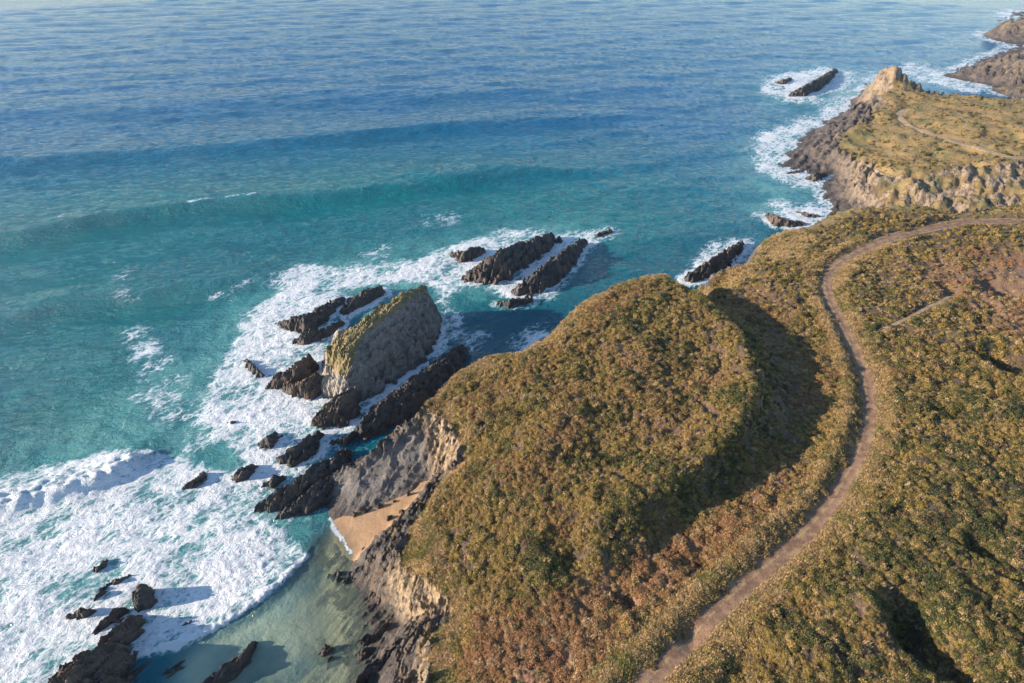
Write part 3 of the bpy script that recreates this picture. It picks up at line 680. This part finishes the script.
# ------------------------------------------------------------------ sea
foam = zone([
 (.80, [(-90,500),(0,478),(70,462),(120,452),(170,458),(215,470),(260,470),(300,440),(330,440),(310,470),(255,510),(280,520),(306,557),(285,580),(250,608),(215,628),(180,645),(140,652),(100,650),(60,700),(-120,760)]),
 (.84, [(225,440),(205,420),(205,385),(225,350),(245,315),(280,290),(300,280),(345,290),(330,330),(325,370),(330,420),(330,450),(300,470),(250,470)]),
 (.80, [(262,285),(300,262),(330,270),(380,264),(430,258),(462,242),(500,232),(500,290),(470,285),(430,285),(400,280),(340,290),(300,292)]),
 (.62, [(400,265),(460,240),(500,228),(545,228),(545,240),(500,290),(440,295)]),
 (.80, [(500,290),(560,235),(616,226),(618,238),(595,243),(565,285),(558,300),(505,300)]),
 (.72, [(440,293),(462,315),(458,345),(448,338),(450,318),(432,305)]),
 (.80, [(385,380),(396,366),(412,356),(418,362),(408,376),(392,386)]),
 (.58, [(505,345),(525,325),(548,318),(552,335),(530,352),(508,356)]), (.5, [(470,330),(500,330),(480,352),(455,352)]),
 (.85, [(686,275),(700,250),(722,240),(745,236),(758,242),(742,258),(715,268)]),
 (.74, [(745,150),(758,132),(790,120),(818,112),(846,92),(862,96),(852,118),(820,130),(800,143),(783,165),(800,172),(838,174),(832,185),(836,200),(815,192),(780,182),(755,170)]),
 (.80, [(758,88),(770,75),(795,70),(830,66),(858,74),(850,88),(818,96),(822,104),(790,104),(765,96)]),
 (.72, [(748,214),(772,198),(800,202),(838,206),(830,218),(800,230),(770,226)]), (.45, [(800,205),(840,205),(838,232),(800,232)]),
 (.75, [(905,72),(940,68),(965,80),(1000,88),(1010,95),(960,92),(920,82)]), (.8, [(982,24),(990,32),(1030,38),(1030,42),(985,34)]),
 (.55, [(860,75),(900,62),(940,62),(940,72),(900,75)]), (.4, [(960,52),(1010,46),(1000,54),(965,60)]),
 (.38, [(110,290),(130,258),(140,262),(128,295),(150,298),(120,310)]), (.3, [(20,330),(70,315),(70,325),(20,345)]),
 (.42, [(120,320),(160,330),(205,400),(230,440),(180,455),(130,400)]), (.45, [(350,248),(390,240),(400,258),(360,262)]), (.35, [(400,215),(460,208),(470,222),(420,230)]),
 (.3, [(55,218),(90,212),(88,226),(60,228)])], 1.5)
crest_line = [(186,207),(205,204),(222,203),(240,201),(250,200),(258,199)]
soft = blur(foam, 3.5)
wob = .26*fbm(GX/9, GY/9, 4)+.10*fbm(GX/2.5, GY/2.5, 3)
FOAM = np.where(foam > 0, foam, 0)
FOAM = (.55*FOAM+.45*soft)*(.98+.5*fbm(GX/13+3, GY/13, 3))+1.3*wob*sstep(.02, .35, soft)
# rollers and leading edges
def line_w(pts): return smooth_line(PL([(p[0], p[1], 0) for p in pts]), 2)
edgeL = line_w([(306,556),(288,577),(258,601),(225,622),(190,641),(160,651),(130,655)])
De = dist_line(GX, GY, edgeL); FOAM = np.maximum(FOAM, 1.15*np.exp(-(De/.9)**2))
roll = line_w([(-60,522),(0,511),(40,501),(75,492),(105,482),(130,470)])
Dr = dist_line(GX, GY, roll); FOAM = np.maximum(FOAM, (.95+.3*fbm(GX/5, GY/5, 3))*np.exp(-(Dr/4.5)**2))
cr = line_w(crest_line); Dc = dist_line(GX, GY, cr)
FOAM = np.maximum(FOAM, (.62+.5*fbm(GX/6, GY/6, 2))*np.exp(-(Dc/1.3)**2))
cr3 = line_w([(210,300),(250,285),(290,272),(330,268)]); FOAM = np.maximum(FOAM, (.4+.6*fbm(GX/5, GY/5, 3))*np.exp(-(dist_line(GX, GY, cr3)/2.2)**2))
for (x, y, rad, s) in foam_pts:
    i, j = grid_idx(np.array(x), np.array(y)); rr = math.hypot(x, y); k = int((rad*2.0)/(rr*DL))+2
    i = int(i); j = int(j); sl_ = (slice(max(0, i-k), i+k), slice(max(0, j-k), j+k))
    D2 = np.hypot(GX[sl_]-x, GY[sl_]-y)
    FOAM[sl_] = np.maximum(FOAM[sl_], s*.80*sstep(rad*1.7, rad*.8, D2)+.2*fbm(GX[sl_]/3, GY[sl_]/3, 2)*(D2 < rad*1.7))
# wash along the open shore
landm = blur((Z0 > -.3).astype(float), 3.0); open_ = 1-zone([(1, [(210,720),(230,640),(320,560),(300,520),(340,440),(480,340),(560,320),(500,450),(420,720)])], 6)
FOAM = np.maximum(FOAM, (.62+.5*fbm(GX/12, GY/12, 3))*sstep(.03, .3, landm)*open_*(Z0 < 2))
lip = line_w([(330,518),(335,530),(344,541),(352,553)]); FOAM = np.maximum(FOAM, .95*np.exp(-(dist_line(GX, GY, lip)/.5)**2))
calm = zone([(1, [(120,662),(185,648),(235,625),(285,590),(312,560),(330,520),(345,560),(370,620),(360,720),(60,760)]), (1, [(335,455),(370,425),(420,395),(470,352),(520,352),(400,440),(345,475)])], 1.0)
FOAM = FOAM*(1-.93*calm) ; FOAM = np.maximum(FOAM, 1.0*np.exp(-(De/.9)**2)); FOAM = np.maximum(FOAM, .95*np.exp(-(dist_line(GX, GY, lip)/.5)**2))
FOAM = np.clip(FOAM, 0, 1.2)

TEAL = np.clip(zone([(1, [(-400,225),(150,170),(300,158),(450,150),(640,165),(780,190),(850,230),(560,350),(430,420),(330,520),(390,740),(-400,800)])], 28)*1.1, 0, 1)
MILK = np.clip(zone([(.9, [(60,470),(110,400),(180,350),(230,290),(330,262),(500,225),(600,222),(560,300),(430,300),(330,440),(330,520),(280,560),(200,640),(60,700),(-100,760),(-100,480)]),
        (.85, [(740,150),(850,85),(862,100),(800,150),(840,180),(836,215),(750,225)]), (.7,[(750,85),(830,60),(870,75),(840,110),(770,110)]),
        (.7, [(900,70),(1000,80),(1000,95),(920,85)]), (.6, [(0,440),(150,400),(200,440),(100,460),(0,480)])], 6), 0, 1)
SANDY = np.clip(zone([(1, [(150,720),(190,650),(240,625),(290,585),(318,545),(337,520),(362,560),(378,600),(372,720)])], 4)*1.1, 0, 1)
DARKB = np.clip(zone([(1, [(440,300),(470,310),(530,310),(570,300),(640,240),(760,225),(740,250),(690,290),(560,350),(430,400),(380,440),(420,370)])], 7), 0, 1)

def swell(X, Y):
    z = np.zeros(X.shape)
    u = (X*math.cos(R(15))+Y*math.sin(R(15))); v = (-X*math.sin(R(15))+Y*math.cos(R(15)))   # v: out to sea
    off = sstep(150, 240, np.hypot(X, Y)*1.0)*(sstep(160, 60, X-.25*Y))
    for pts, h, wf, wb, on in [([(-300,178),(0,162),(100,155),(220,146),(330,136),(420,128),(560,118),(700,112)], 2.1, 9, 22, 1),
                      ([(-300,262),(0,240),(60,228),(130,213),(185,206),(250,201),(330,197),(400,186),(480,176),(560,168),(640,166)], 2.5, 7, 20, 1),
                      ([(-200,350),(0,322),(60,305),(120,296),(180,288),(240,284),(300,268)], 2.1, 6, 14, 1),
                      ([(-400,120),(0,112),(200,104),(400,92),(700,84)], 1.4, 14, 26, 1)]:
        w = smooth_line(PL([(p[0], p[1], 0) for p in pts]), 2)
        D = np.full(X.shape, 1e9); S = np.zeros(X.shape); T = np.zeros(X.shape); n = len(w)-1
        for k, (a, b) in enumerate(zip(w[:-1], w[1:])):
            ab = (b-a)[:2]; tt = np.clip(((X-a[0])*ab[0]+(Y-a[1])*ab[1])/(ab@ab), 0, 1)
            dx = X-a[0]-tt*ab[0]; dy = Y-a[1]-tt*ab[1]; dd = np.hypot(dx, dy); mm = dd < D
            D = np.where(mm, dd, D); S = np.where(mm, ab[0]*dy-ab[1]*dx, S); T = np.where(mm, (k+tt)/n, T)
        g_ = np.where(S > 0, np.exp(-(D/wb)**2), np.exp(-(D/wf)**2)-.18*np.exp(-((D-wf*1.6)/wf)**2))
        z = z+h*g_*sstep(0, .1, T)*sstep(1, .75, T)
    for amp, lam, ang in [(.35, 38, 12), (.22, 23, 24), (.14, 15, -6)]:
        a = R(ang); vv = -X*math.sin(a)+Y*math.cos(a)
        z = z+amp*np.sin(2*math.pi*(vv/lam)+2.5*fbm(X/60, Y/60, 2))*(.6+.8*fbm(X/45+ang, Y/45, 2))
    return z
def sea_z(X, Y):
    fm = sample(FOAM, X, Y); rr = np.hypot(X, Y)
    cal = sample(calm, X, Y)
    lnd = sample(blur((Z0 > -1.5).astype(float), 6), X, Y)
    z = swell(X, Y)*(1-.9*cal)*(1-.85*np.clip(lnd*1.5, 0, 1))
    a = R(20); t = X*math.cos(a)+Y*math.sin(a); q = -X*math.sin(a)+Y*math.cos(a)
    z = z+(.36*fbm(t/10, q/4.5, 3)+.20*fbm(t/3.0, q/1.6, 3))*(1-.75*cal)*sstep(1000, 400, rr)
    z = z+.42*sstep(.45, .95, fm)*(1-sstep(.1, .4, lnd)*cal)*(.3+np.abs(fbm(X/1.7, Y/1.7, 3)))*(1-cal*.5)*(1-sstep(.02, .5, lnd)*.5)
    # the roller and the bore front stand up from the water
    for ln, h, wf, wb in ((roll, 2.0, 1.8, 6), (edgeL, .45, .7, 3)):
        w = np.array(ln); D = np.full(X.shape, 1e9); S = np.zeros(X.shape)
        box = (X > w[:, 0].min()-20) & (X < w[:, 0].max()+20) & (Y > w[:, 1].min()-20) & (Y < w[:, 1].max()+20)
        x = X[box]; y = Y[box]; d_ = np.full(x.shape, 1e9); s_ = np.zeros(x.shape)
        for p0, p1 in zip(w[:-1], w[1:]):
            ab = (p1-p0)[:2]; tt = np.clip(((x-p0[0])*ab[0]+(y-p0[1])*ab[1])/(ab@ab), 0, 1)
            dx = x-p0[0]-tt*ab[0]; dy = y-p0[1]-tt*ab[1]; dd = np.hypot(dx, dy); mm = dd < d_
            d_ = np.where(mm, dd, d_); s_ = np.where(mm, ab[0]*dy-ab[1]*dx, s_)
        if ln is edgeL: s_ = -s_
        add = h*np.where(s_ > 0, np.exp(-(d_/wb)**2), np.exp(-(d_/wf)**2)); zb = z[box]; z[box] = zb+add*(1+.5*fbm(x/2, y/2, 2))
    return z
X, Y = grid_xy(.0034, 30, 900, -R(64), R(66))
Z = sea_z(X, Y)
shore = sample(blur((Z0 > -.2).astype(float), 2), X, Y)
Z = Z*(1-.8*sstep(.05, .5, shore))
depth = -sample(Z0, X, Y)
clear = sstep(3.2, .4, depth)*np.clip(sample(SANDY, X, Y)*1.2, 0, 1)
at = dict(foam=np.clip(sample(FOAM, X, Y), 0, 1.2), teal=sample(TEAL, X, Y), milk=sample(MILK, X, Y), sandy=sample(SANDY, X, Y), darkb=sample(DARKB, X, Y), clear=clear)
# drop water well inside the land
keep = sample(Z0, X, Y) < 2.5

m, t, b = mat('sea_water'); N = NT(t); g = N.pos(); p = g.outputs['Position']
A = {k: N.attr(k).outputs['Fac'] for k in ('foam', 'teal', 'milk', 'sandy', 'darkb', 'clear')}
big = N.noise(p, .018, 4, .6); md = N.noise(p, .11, 5, .6)
c = N.mix(A['teal'], (.001, .074, .180), (.001, .110, .130))
c = N.mix(N.math('MULTIPLY', N.mr(big.outputs[0], .42, .6), .35), c, (.002, .07, .12))
c = N.mix(N.math('MULTIPLY', A['milk'], N.mr(md.outputs[0], .35, .62, .35, 1.0)), c, (.07, .235, .235))
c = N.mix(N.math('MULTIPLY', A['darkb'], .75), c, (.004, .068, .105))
c = N.mix(N.math('MULTIPLY', A['sandy'], N.mr(md.outputs[0], .3, .6, .35, .8)), c, (.28, .33, .24))
N.l(c, b.inputs['Base Color']); b.inputs['IOR'].default_value = 1.33; b.inputs['Specular IOR Level'].default_value = .4; b.inputs['Roughness'].default_value = .11
vr = N.n('ShaderNodeVectorRotate', rotation_type='Z_AXIS'); N.l(p, vr.inputs['Vector']); vr.inputs['Angle'].default_value = R(-20)
wp = N.mapping(vr.outputs[0], (.75, 1, 1))
w1 = N.noise(wp, .32, 5, .6, .4); w2 = N.noise(wp, 1.1, 6, .7, .3); w3 = N.noise(wp, .10, 3, .5, .2)
hh = N.math('ADD', N.math('MULTIPLY', w1.outputs[0], 1.1), N.math('MULTIPLY', w2.outputs[0], .75))
hh = N.math('ADD', hh, N.math('MULTIPLY', w3.outputs[0], 2.0))
w4 = N.noise(wp, 3.2, 4, .6)
hh = N.math('ADD', hh, N.math('MULTIPLY', w4.outputs[0], .14))
hh = N.math('MULTIPLY', hh, N.mr(A['sandy'], 0, 1, 1, .35))
nb = N.bump(hh, 1.0, 1.0); N.l(nb, b.inputs['Normal'])
tr = N.n('ShaderNodeBsdfTransparent'); tr.inputs[0].default_value = (.82, .92, .86, 1)
mx = N.n('ShaderNodeMixShader'); N.l(N.math('MULTIPLY', A['clear'], .8), mx.inputs[0]); N.l(b.outputs[0], mx.inputs[1]); N.l(tr.outputs[0], mx.inputs[2])
# foam
fr = N.n('ShaderNodeVectorRotate', rotation_type='Z_AXIS'); N.l(p, fr.inputs['Vector']); fr.inputs['Angle'].default_value = R(-48)
warp = N.noise(p, .35, 4, .6)
wv = N.n('ShaderNodeVectorMath', operation='MULTIPLY_ADD'); N.l(warp.outputs['Color'], wv.inputs[0]); wv.inputs[1].default_value = (2.6, 2.6, 0); N.l(fr.outputs[0], wv.inputs[2])
fv = N.mapping(wv.outputs[0], (.55, 1, 1))
def vor(scale):
    o = N.n('ShaderNodeTexVoronoi', feature='DISTANCE_TO_EDGE'); N.l(fv, o.inputs['Vector']); o.inputs['Scale'].default_value = scale
    return N.mr(o.outputs['Distance'], 0, .32, 1, 0, False)
v1 = vor(.55); v2 = vor(1.7)
f1 = N.noise(fv, .42, 10, .7); f2 = N.noise(fv, 2.4, 6, .75)
web = N.math('ADD', N.math('MULTIPLY', v1, .16), N.math('MULTIPLY', v2, .13))
pat = N.math('ADD', N.math('MULTIPLY', f1.outputs[0], .62), N.math('MULTIPLY', f2.outputs[0], .30))
pat = N.math('ADD', pat, web)
f3 = N.noise(fv, 4.5, 5, .7)
pat = N.math('ADD', pat, N.math('MULTIPLY', N.math('SUBTRACT', f3.outputs[0], .5), .25))
st1 = N.noise(N.mapping(wv.outputs[0], (.28, 1, 1)), .16, 4, .6); pat = N.math('ADD', pat, N.math('MULTIPLY', N.math('SUBTRACT', st1.outputs[0], .5), .55))
lev = N.math('MULTIPLY_ADD', N.math('SUBTRACT', pat, .585), 2.3, A['foam'])
ff = N.mr(lev, .40, .92); ff = N.math('MAXIMUM', ff, N.mr(A['foam'], .5, 1.05, 0, .26)); ff = N.math('MULTIPLY', ff, N.mr(A['foam'], .05, .3))
fb = N.n('ShaderNodeBsdfPrincipled'); fb.inputs['Roughness'].default_value = .7
fc = N.mix(N.mr(lev, .5, .95), (.30, .43, .46), (.53, .555, .575)); N.l(fc, fb.inputs['Base Color'])
N.l(N.bump(pat, .9, .8, ), fb.inputs['Normal'])
m2 = N.n('ShaderNodeMixShader'); N.l(ff, m2.inputs[0]); N.l(mx.outputs[0], m2.inputs[1]); N.l(fb.outputs[0], m2.inputs[2])
N.l(m2.outputs[0], t.nodes['Material Output'].inputs['Surface'])
M_sea = m
o = gridmesh('sea', X, Y, Z, M_sea, at, keep)
tag(o, kind='structure')
if o.data.polygons[0].normal.z < 0: o.data.flip_normals()
# open ocean out to the horizon, starting where the fine sheet ends
r = np.array([897.0, 930, 980, 1060, 1200, 1500, 2000, 3000, 5000, 9000, 16000, 30000]); th = np.linspace(-R(180), R(180), 181)
r2 = r[:, None]*np.ones_like(th)[None]; r2[0] = 897
ox, oy = r2*np.sin(th)[None], r2*np.cos(th)[None]
oo = gridmesh('ocean', ox, oy, np.zeros(ox.shape)-.6, M_sea, dict(teal=np.zeros(ox.shape), foam=np.zeros(ox.shape)))
tag(oo, kind='structure')
if oo.data.polygons[0].normal.z < 0: oo.data.flip_normals()
# the sea bed lies under the cove: part of the headland sheet
del X, Y, Z, at

# ------------------------------------------------------------------ sea air
m, t, b = mat('sea_air'); t.nodes.remove(b); pv = t.nodes.new('ShaderNodeVolumePrincipled'); pv.inputs['Color'].default_value = (.62, .80, 1, 1)
pv.inputs['Density'].default_value = HAZE; pv.inputs['Anisotropy'].default_value = .2; t.links.new(pv.outputs[0], t.nodes['Material Output'].inputs['Volume'])
a_, z0_, z1_ = 31000.0, -16.0, 103.0
hv = np.array([(x, y, z) for z in (z0_, z1_) for x, y in ((-a_, -a_), (a_, -a_), (a_, a_), (-a_, a_))])
hz = mesh_from('haze', hv, np.array([(3, 2, 1, 0), (4, 5, 6, 7), (0, 1, 5, 4), (1, 2, 6, 5), (2, 3, 7, 6), (3, 0, 4, 7)]), m, smooth=False)
tag(hz, kind='stuff')

# ------------------------------------------------------------------ heath
m, t, b = mat('heath_leaves'); N = NT(t)
tint = N.attr('tint', 'INSTANCER').outputs['Color']; lf = N.attr('leaf').outputs['Fac']
hsv = N.n('ShaderNodeHueSaturation'); N.l(tint, hsv.inputs['Color']); N.l(N.mr(lf, 0, 1, .42, 1.5, False), hsv.inputs['Value']); N.l(N.mr(lf, 0, 1, .52, .485, False), hsv.inputs['Hue'])
N.l(hsv.outputs[0], b.inputs['Base Color']); b.inputs['Roughness'].default_value = .75; b.inputs['Specular IOR Level'].default_value = .25
tl = N.n('ShaderNodeBsdfTranslucent'); N.l(hsv.outputs[0], tl.inputs[0])
mx = N.n('ShaderNodeMixShader'); mx.inputs[0].default_value = .18; N.l(b.outputs[0], mx.inputs[1]); N.l(tl.outputs[0], mx.inputs[2])
N.l(mx.outputs[0], t.nodes['Material Output'].inputs['Surface'])
M_leaf = m
stock = bpy.data.collections.new('heath_kinds'); stock2 = bpy.data.collections.new('grass_kinds')
def bush_mesh(name, seed, n=150, leaf=.105, rad=.6, hgt=.55, lobes=4, collection=stock):
    r = np.random.default_rng(seed); V = []; Fq = []; lf = []
    cen = [(r.uniform(-.45, .45)*rad, r.uniform(-.45, .45)*rad, r.uniform(.1, .4)*hgt, r.uniform(.45, .75)*rad) for _ in range(lobes)]
    for k in range(n):
        c = cen[k % lobes]; a = r.uniform(0, 2*math.pi); ph = math.acos(r.uniform(-.15, 1)); rr = c[3]*r.uniform(.75, 1.08)
        nrm = np.array([math.cos(a)*math.sin(ph), math.sin(a)*math.sin(ph), math.cos(ph)])
        pc = np.array(c[:3])+nrm*rr*np.array([1, 1, hgt/rad]); nn = nrm+r.normal(0, .55, 3); nn /= np.linalg.norm(nn)
        u = np.cross(nn, r.normal(size=3)); u /= np.linalg.norm(u); w = np.cross(nn, u); s = leaf*r.uniform(.6, 1.3)
        i = len(V); V += [pc-u*s*.5, pc+w*s*.35, pc+u*s*.7, pc-w*s*.35]; Fq.append((i, i+1, i+2, i+3)); lf += [r.uniform(0, 1)]*4
    # twiggy heart so that the ground does not show through
    for c in cen:
        i = len(V); k = 6; base = [np.array([c[0]+.62*c[3]*math.cos(a*math.pi/3), c[1]+.62*c[3]*math.sin(a*math.pi/3), -.15]) for a in range(k)]
        top = [np.array([c[0]+.5*c[3]*math.cos(a*math.pi/3), c[1]+.5*c[3]*math.sin(a*math.pi/3), c[2]+.45*c[3]*hgt/rad]) for a in range(k)]
        V += base+top; lf += [.0]*(2*k)
        for a in range(k): Fq.append((i+a, i+(a+1) % k, i+k+(a+1) % k, i+k+a))
        Fq.append((i+k, i+k+1, i+k+2, i+k+3)); Fq.append((i+k, i+k+3, i+k+4, i+k+5))
    o = mesh_from(name, np.array(V), np.array(Fq), M_leaf, dict(leaf=np.array(lf)), smooth=False)
    col.objects.unlink(o); collection.objects.link(o); return o
for k in range(6): bush_mesh('shrub_kind', 100+k, lobes=3+k % 3, hgt=.42+.06*(k % 3))
def tuft_mesh(name, seed, n=34):
    r = np.random.default_rng(seed); V = []; Fq = []; lf = []
    for k in range(n):
        a = r.uniform(0, 6.283); b0 = np.array([r.uniform(-.3, .3), r.uniform(-.3, .3), 0]); L_ = r.uniform(.2, .42)
        dr = np.array([math.cos(a)*.6, math.sin(a)*.6, 1.0]); tip = b0+dr*L_; s = np.array([-math.sin(a), math.cos(a), 0])*.035
        i = len(V); V += [b0-s, b0+s, tip+s*.3, tip-s*.3]; Fq.append((i, i+1, i+2, i+3)); lf += [r.uniform(0, 1)]*4
    o = mesh_from(name, np.array(V), np.array(Fq), M_leaf, dict(leaf=np.array(lf)), smooth=False)
    col.objects.unlink(o); stock2.objects.link(o)
for k in range(4): tuft_mesh('tuft_kind', 200+k)

def instancer(name, P, scl, rot, tint, idx, coll, label, cat):
    o = mesh_from(name, P, np.zeros((0, 4), int), None, dict(scl=scl.astype(np.float32), rot=rot.astype(np.float32), tint=tint, idx=idx.astype(np.int32)))
    ng = bpy.data.node_groups.new(name+'_scatter', 'GeometryNodeTree')
    ng.interface.new_socket('Geometry', in_out='INPUT', socket_type='NodeSocketGeometry')
    ng.interface.new_socket('Geometry', in_out='OUTPUT', socket_type='NodeSocketGeometry')
    n = ng.nodes; gi = n.new('NodeGroupInput'); go = n.new('NodeGroupOutput'); mp = n.new('GeometryNodeMeshToPoints')
    ip = n.new('GeometryNodeInstanceOnPoints'); ci = n.new('GeometryNodeCollectionInfo')
    ci.inputs['Collection'].default_value = coll; ci.inputs['Separate Children'].default_value = True; ci.inputs['Reset Children'].default_value = True
    def na(nm, dt):
        q = n.new('GeometryNodeInputNamedAttribute'); q.data_type = dt; q.inputs['Name'].default_value = nm
        return q.outputs['Attribute']
    lk = ng.links.new
    lk(gi.outputs[0], mp.inputs['Mesh']); lk(mp.outputs[0], ip.inputs['Points']); lk(ci.outputs[0], ip.inputs['Instance'])
    ip.inputs['Pick Instance'].default_value = True; lk(na('idx', 'INT'), ip.inputs['Instance Index'])
    lk(na('rot', 'FLOAT_VECTOR'), ip.inputs['Rotation']); lk(na('scl', 'FLOAT_VECTOR'), ip.inputs['Scale'])
    lk(ip.outputs[0], go.inputs[0])
    md = o.modifiers.new('scatter', 'NODES'); md.node_group = ng
    tag(o, label, cat, kind='stuff'); return o

def visible(X, Y, Z, m=40):
    t = Y*CP+(CAM_H-Z)*SP; u = X/t*FOC+512; v = 341.5-((Z-CAM_H)*CP+Y*SP)/t*FOC
    return (t > 1) & (u > -m) & (u < 1024+m) & (v > -m) & (v < 683+m)
def scatter(n, rmin, rmax, k=1.0):
    """jittered points, thinning out with distance"""
    l = rng.uniform(0, 1, n)
    r = (rmin**(k)+l*(rmax**(k)-rmin**(k)))**(1/k) if k else rmin*(rmax/rmin)**l
    th = rng.uniform(-R(30), R(58), n); return r*np.sin(th), r*np.cos(th)
def pal(c): return np.array(c, float)
OLIVE, DKGREEN, GOLD, TAN, RUST, BROWN, LIME = map(pal, [(.16,.14,.038),(.07,.076,.028),(.33,.22,.065),(.40,.265,.12),(.33,.16,.08),(.13,.075,.045),(.14,.15,.035)])
def mixc(a, b, f): return a*(1-f[:, None])+b*f[:, None]
def plant(n, rmin, rmax, k, size, smax):
    X, Y = scatter(n, rmin, rmax, k)
    z, rk = ground(X, Y); v = sample(VEG, X, Y)
    dt = sample(DTRK, X, Y); df = sample(DFAR, X, Y); ds = sample(DSIDE, X, Y); sh = sample(SHORT, X, Y); ba = sample(BARE, X, Y)
    ok = (rk < .25) & (z > 2) & (v > .45) & visible(X, Y, z) & (df > 2.2) & (ds > .8)
    px = sample(PXS, X, Y)
    lim = 1.4+1.5*fbm(X/2.5, Y/2.5, 2)+px
    ok &= dt > lim
    ok &= rng.uniform(0, 1, n) > np.where(np.hypot(X, Y) > 220, .35, .80)*sh
    ok &= rng.uniform(0, 1, n) > np.maximum(.75*ba, .9*sample(TRAIL, X, Y))
    red = sample(RED, X, Y); clump = fbm(X/5, Y/5, 3)
    ok &= rng.uniform(0, 1, n) > .85*red*sstep(-.1, .25, clump)
    cl2 = fbm(X/2.2+9, Y/2.2, 3)
    ok &= (cl2*1.5+clump+.7*rng.uniform(0, 1, n)) > .12
    X, Y, z, red, sh, dt = [a[ok] for a in (X, Y, z, red, sh, dt)]; m = len(X)
    gr = sample(GREEN, X, Y); a1 = fbm(X/7, Y/7, 3)+.35*fbm(X/2, Y/2, 2); a2 = fbm(X/14+50, Y/14, 3); rn = rng.uniform(-1, 1, m)
    fg = np.clip(.42+.36*gr-.25*red+1.1*a1+.45*rn, 0, 1)
    c = mixc(np.tile(GOLD, (m, 1)), np.tile(OLIVE, (m, 1)), sstep(.25, .65, fg)); c = mixc(c, np.tile(DKGREEN, (m, 1)), sstep(.62, 1.0, fg))
    fr_ = np.clip(.06+.75*red+.9*a2+.35*rng.uniform(-1, 1, m), 0, 1)*(1-.6*gr)
    c = mixc(c, np.tile(RUST, (m, 1))*(.8+.2), sstep(.32, .8, fr_)*.85)
    c = mixc(c, np.tile(TAN, (m, 1)), (rng.uniform(0, 1, m) < .16+.3*sh)*.8)
    edge = sstep(5.5, 3, dt); c = mixc(c, np.tile(TAN*.9, (m, 1)), edge*.45)
    c = mixc(c, np.tile(BROWN, (m, 1)), (rng.uniform(0, 1, m) < .10)*.8)
    c *= (.85+.3*rng.uniform(0, 1, m))[:, None]
    s = size*(.5+1.0*rng.uniform(0, 1, m)**2)*(1+.5*np.clip(a1*2, -.6, 1))*(1-.35*sh); s = np.minimum(s, smax)
    S = np.stack([s*rng.uniform(.85, 1.2, m), s*rng.uniform(.85, 1.2, m), s*rng.uniform(.7, 1.25, m)*(1-.25*red)], 1)
    Rr = np.stack([rng.normal(0, .12, m), rng.normal(0, .12, m), rng.uniform(0, 6.28, m)], 1)
    T = np.concatenate([np.clip(c, 0, 1), np.ones((m, 1))], 1)
    return np.stack([X, Y, z-.08*s], 1), S, Rr, T
PXS = blur(INLAND*1.7, 1)*sstep(R(60), R(5), np.arctan2(GX, GY)*0+0)
A1 = plant(300000, 32, 150, 1.25, .85, 2.1); A2 = plant(110000, 130, 300, 1.2, 1.15, 2.3)
A3 = plant(90000, 240, 560, 1.2, 1.5, 2.6)
P_, S_, R__, T_ = [np.concatenate(q) for q in zip(A1, A2, A3)]
print('shrubs', len(P_))
instancer('heath_shrubs', P_, S_, R__, T_, rng.integers(0, 6, len(P_)), stock, 'low gorse and heather covering the headland', 'shrubs')
# grass on verge and rims
def plant_grass(n, rmin, rmax, k, size):
    X, Y = scatter(n, rmin, rmax, k); z, rk = ground(X, Y)
    dt = sample(DTRK, X, Y); sh = sample(SHORT, X, Y); inl = sample(INLAND, X, Y)
    verge = sstep(1.6, 2.2, dt)*sstep(6.2, 4.2, dt)
    w = np.maximum(verge, .9*sh+.05)
    ok = (rk < .6) & (z > 2) & visible(X, Y, z) & (rng.uniform(0, 1, n) < w) & (dt > 1.5) & (sample(DFAR, X, Y) > 1.5) & (sample(DSIDE, X, Y) > .6)
    X, Y, z, sh, verge = [a[ok] for a in (X, Y, z, sh, verge)]; m = len(X)
    c = mixc(np.tile(pal((.42, .29, .14)), (m, 1)), np.tile(LIME, (m, 1)), sstep(.1, .4, fbm(X/6, Y/6, 3)+.15*rng.uniform(-1, 1, m)+.1*sh)*.8)
    c *= (.8+.4*rng.uniform(0, 1, m))[:, None]; s = size*rng.uniform(.7, 1.3, m)
    return np.stack([X, Y, z-.02], 1), np.stack([s*1.5, s*1.5, s], 1), np.stack([rng.normal(0, .1, m), rng.normal(0, .1, m), rng.uniform(0, 6.28, m)], 1), np.concatenate([np.clip(c, 0, 1), np.ones((m, 1))], 1)
B1 = plant_grass(260000, 32, 200, 1.2, .8)
print('tufts', len(B1[0]))
instancer('grass', *B1, rng.integers(0, 4, len(B1[0])), stock2, 'dry pale grass along the track and cliff edges', 'grass')
